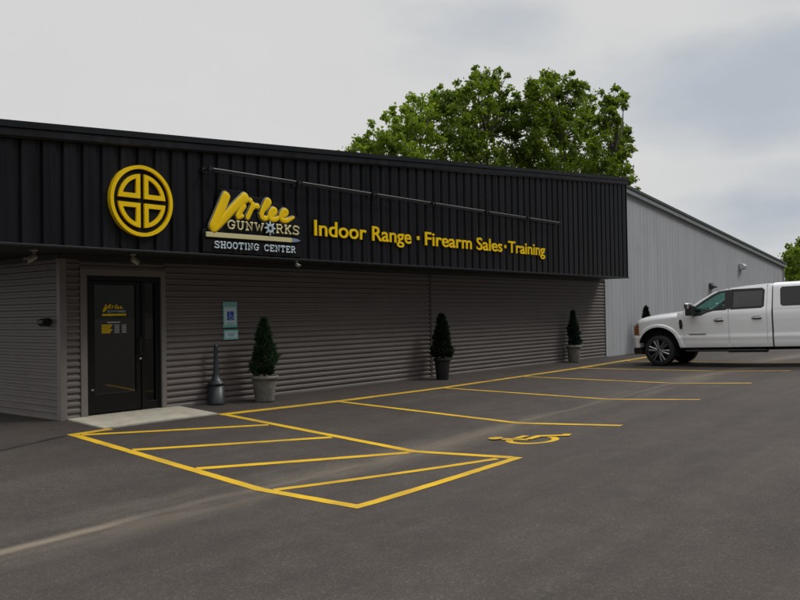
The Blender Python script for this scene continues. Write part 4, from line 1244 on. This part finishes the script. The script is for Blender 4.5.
# wheel wells
for s_ in (-1, 1):
    for t in (FWT, RWT):
        e = MB()
        pts_ = [(yt(t)+ (ARW+0.012)*math.cos(R(a)), WZ+0.03+(ARW+0.012)*1.03*math.sin(R(a))) for a in range(0, 181, 12)]
        vs = []
        for p in pts_: vs += [(s_*0.99, p[0], p[1]), (s_*0.62, p[0], p[1])]
        e.add(vs, [(2*i, 2*i+1, 2*i+3, 2*i+2) for i in range(len(pts_)-1)], True)
        vs = [(s_*0.62, p[0], p[1]) for p in pts_]
        e.add(vs, [tuple(range(len(vs)))])
        e.build('wheel_well', M['under'], T, recalc=False)
TX, TY = 24.40, -2.05
zf, zr = G(TX-0.9, TY-FWT), G(TX-0.9, TY-RWT)
tilt = math.atan2(zf-zr, RWT-FWT)
T.rotation_euler = (tilt, 0, 0)
T.location = (TX, TY, zf+math.tan(tilt)*FWT+0.004)

# ------------------------------------------------------------------ trees
LOB = {
'A': (26, [(42.7,12.9,.63),(43.7,13.4,.78),(45.0,13.8,.94),(46.5,14.1,1.03),(47.9,15.4,1.13),(49.4,16.1,1.23),(50.9,17.3,1.1),(52.1,18.0,.88),(48.5,13.9,1.5),(50.9,15.3,1.71),(46.2,12.6,1.31),(52.9,16.1,1.6),(51.8,13.6,1.88),(49.0,12.5,1.66)]),
'B': (24, [(51.0,17.4,.92),(52.5,18.3,1.02),(54.2,19.3,.81),(55.0,20.2,.66),(55.9,20.6,.58),(56.6,20.2,.75),(58.0,20.9,.51),(58.5,20.3,.77),(53.0,17.2,1.42),(55.8,18.5,1.23),(58.5,18.8,1.1),(60.4,19.2,.78),(52.1,15.5,1.55),(55.2,16.2,1.62),(58.1,17.0,1.18),(61.8,18.6,.79),(53.3,14.0,1.73),(56.9,14.5,1.31),(60.3,17.0,.86),(61.5,15.2,1.04)]),
'C': (22, [(60.4,20.7,.6),(60.6,19.9,.77),(63.0,21.5,.71),(63.7,22.0,.45),(64.3,21.1,1.08),(66.9,22.2,.65),(68.9,22.5,.67),(69.6,21.7,.77),(66.5,20.5,1.2),(62.4,19.4,1.23),(70.4,20.4,.77),(64.6,18.8,1.44),(68.0,19.2,1.22),(61.0,17.7,1.03),(62.3,16.7,1.3),(65.3,17.2,1.17),(60.3,15.5,1.1),(63.9,15.2,1.41),(67.6,15.6,1.11),(70.7,19.7,.68)]),
'D': (18, [(66.1,19.1,.63),(66.9,19.6,.54),(69.0,19.7,.65),(65.5,18.1,.8),(67.9,18.0,.73),(64.9,16.8,.79),(67.4,16.7,.9),(69.5,17.2,.56),(69.8,16.6,.56),(64.6,15.4,.78),(66.9,15.3,.98),(69.0,15.4,.73),(63.1,14.6,.68),(65.1,13.8,1.05),(68.1,13.9,.9),(62.3,13.2,.84),(69.7,13.2,.64)]),
}
def tree(lobes, base, leafm, label, seed, lsize=0.28, dens=215, low=(), jit=1.3, group=None):
    r_ = random.Random(seed)
    e = empty('broadleaf_tree', base, label, 'tree', group)
    lob = [(Vector((a, b, c_)), d_) for a, b, c_, d_ in lobes]
    lob += [(Vector(p[:3]), p[3]) for p in low]
    tr_ = MB()
    bx_, by_, bz_ = base
    cxm = sum(p.x for p, _ in lob)/len(lob); cym = sum(p.y for p, _ in lob)/len(lob)
    ztop_ = max(p.z for p, _ in lob)
    spine = [Vector((bx_, by_, bz_-0.2)), Vector((bx_+0.1, by_, bz_+1.2)), Vector(((bx_*2+cxm)/3, (by_*2+cym)/3, bz_+ztop_*0.35)), Vector(((bx_+cxm*2)/3, (by_+cym*2)/3, bz_+ztop_*0.58)), Vector((cxm, cym, bz_+ztop_*0.76))]
    rb = 0.018*ztop_+0.08
    tr_.tube(spine, [rb*1.35, rb, rb*0.78, rb*0.45, rb*0.12], 10)
    for p, d_ in lob:
        s0 = min(spine[2:], key=lambda q_: (q_-(p-Vector((0, 0, 2.0)))).length)
        if s0.z > p.z: s0 = spine[2]
        md = s0.lerp(p, 0.5)+Vector((r_.uniform(-.4, .4), r_.uniform(-.4, .4), -0.25))
        tr_.tube([s0, md, p], [rb*0.26, rb*0.16, 0.02], 6, cap=False)
        for _ in range(5):
            q_ = p+Vector((r_.gauss(0, 1), r_.gauss(0, 1), r_.gauss(0, .8))).normalized()*d_*0.9
            tr_.tube([p.lerp(md, 0.3), q_], [0.03, 0.008], 4, cap=False)
    lf = MB(); tr2 = []
    for p, d_ in lob:
        ncl = max(7, int(15*d_))
        for _ in range(ncl):
            v_ = Vector((r_.gauss(0, 1), r_.gauss(0, 1), r_.gauss(0, 0.85)))
            v_.normalize()
            cc = p+v_*d_*(r_.uniform(0.4, 1.0) if r_.random() < 0.8 else r_.uniform(1.05, 1.4))
            cr = 0.30*d_**0.5*r_.uniform(0.6, 1.3)
            nl = int(dens*0.19*r_.uniform(0.7, 1.3))
            if r_.random() < 0.16 and p.z > 0.72*ztop_:          # a leading shoot beyond the lobe
                cc = p+Vector((r_.gauss(0, .5), r_.gauss(0, .5), r_.uniform(0.7, 1.3))).normalized()*(d_+r_.uniform(0.1, 0.6)); cr *= 0.7
                tr2.append((p, cc))
            pts = [cc+Vector((r_.gauss(0, cr*.55), r_.gauss(0, cr*.55), r_.gauss(0, cr*.5))) for _ in range(nl)]
            leafcards(lf, pts, lsize, r_, 0.72, lambda q_, c0=cc: Vector((0, 0, -0.25))+(q_-c0)*0.8)
    for a_, b_ in tr2: tr_.tube([a_, b_], [0.03, 0.008], 4, cap=False)
    tr_.build('trunk', M['bark'], e)
    lf.build('crown', leafm, e, recalc=False)
    return e
def lobes_of(kk, seed, amp):
    Y, l_ = LOB[kk]; r_ = random.Random(seed)
    out = []
    for a, z, rr in l_:
        f_ = 1+r_.uniform(-amp, amp)
        p = CAM+(Vector((a, Y, z))-CAM)*f_
        out.append((p.x, p.y, p.z-(0.6 if kk in 'BC' else 0.2), rr*f_))
    return out
TG = 'trees beyond the roof'
tree(lobes_of('A', 1, .04), (49.5, 26.5, 0), M['leaf_bright'], 'low yellow green tree crown at the left end of the group above the fascia', 11, low=[(48, 26, 10, 2.2), (51, 27, 10.5, 2.4), (46, 26, 9.5, 1.8)], group=TG)
tree(lobes_of('B', 2, .04), (56.5, 24.5, 0), M['leaf_mid'], 'tall mid green tree with the left of two peaks above the fascia', 12, low=[(57, 24.5, 16.0, 1.35), (59.5, 24, 15.0, 1.3), (54.5, 24.5, 14.8, 1.4), (61, 23.5, 13.8, 1.3), (54, 25, 11.5, 2.3), (58, 24, 11.5, 2.2), (56, 25, 9, 2.2)], group=TG)
tree(lobes_of('C', 3, .04), (65, 22.5, 0), M['leaf_mid'], 'tallest open crowned tree with the right of two peaks above the fascia', 13, low=[(64.2, 22, 17.0, 1.3), (66.8, 21.5, 16.4, 1.15), (66.2, 22, 14.0, 1.4), (62.6, 22.5, 17.6, 1.0), (59.6, 22, 16.3, 1.2), (59.3, 22, 18.0, .9), (61.5, 22, 14.2, 1.5), (69.2, 21.5, 17.6, 1.0), (70.0, 21, 18.8, .8), (68.8, 21.5, 14.8, 1.2), (63, 22, 12.5, 2.0), (66, 22, 12, 2.2), (65, 23, 9.5, 2.2)], group=TG)
tree(lobes_of('D', 4, .03), (67, 18.5, 0), M['leaf_mid'], 'narrow tree standing at the right end above the fascia corner', 14, low=[(67, 18, 15.2, 1.2), (66, 18, 13.2, 1.3), (66, 18, 11, 1.8), (68, 18.5, 10.5, 1.8)], group=TG)
tree([(80.5, 7.3, 6.0, 0.85), (82.5, 7.6, 5.65, 1.0), (84.5, 7.2, 6.15, 1.1), (79.6, 7.6, 5.15, 0.7), (81.5, 7.2, 4.65, 1.1), (84, 7.0, 4.55, 1.4), (80.2, 7.4, 3.85, 0.8), (82.5, 7.2, 3.45, 1.3), (81, 7.4, 3.0, 1.0), (84.5, 7, 3.1, 1.4), (87, 6.8, 5.45, 1.5), (88, 6.5, 3.45, 1.6)], (83.5, 7.2, 0), M['leaf_mid'], 'bushy green tree right of the grey wall behind the truck', 15, lsize=0.26)
tree([(93, 9.6, 5.5, 1.5), (95, 9.3, 4.6, 1.6), (92.3, 9.8, 4.0, 1.4), (97, 9.0, 6.2, 1.6), (94, 9.5, 3.0, 1.5), (98, 9, 4, 1.7), (100, 8.6, 5.2, 1.8)], (95, 9.4, 0), M['leaf_dark'], 'dark dense tree filling the gap behind the bushy tree at right', 16, lsize=0.3)
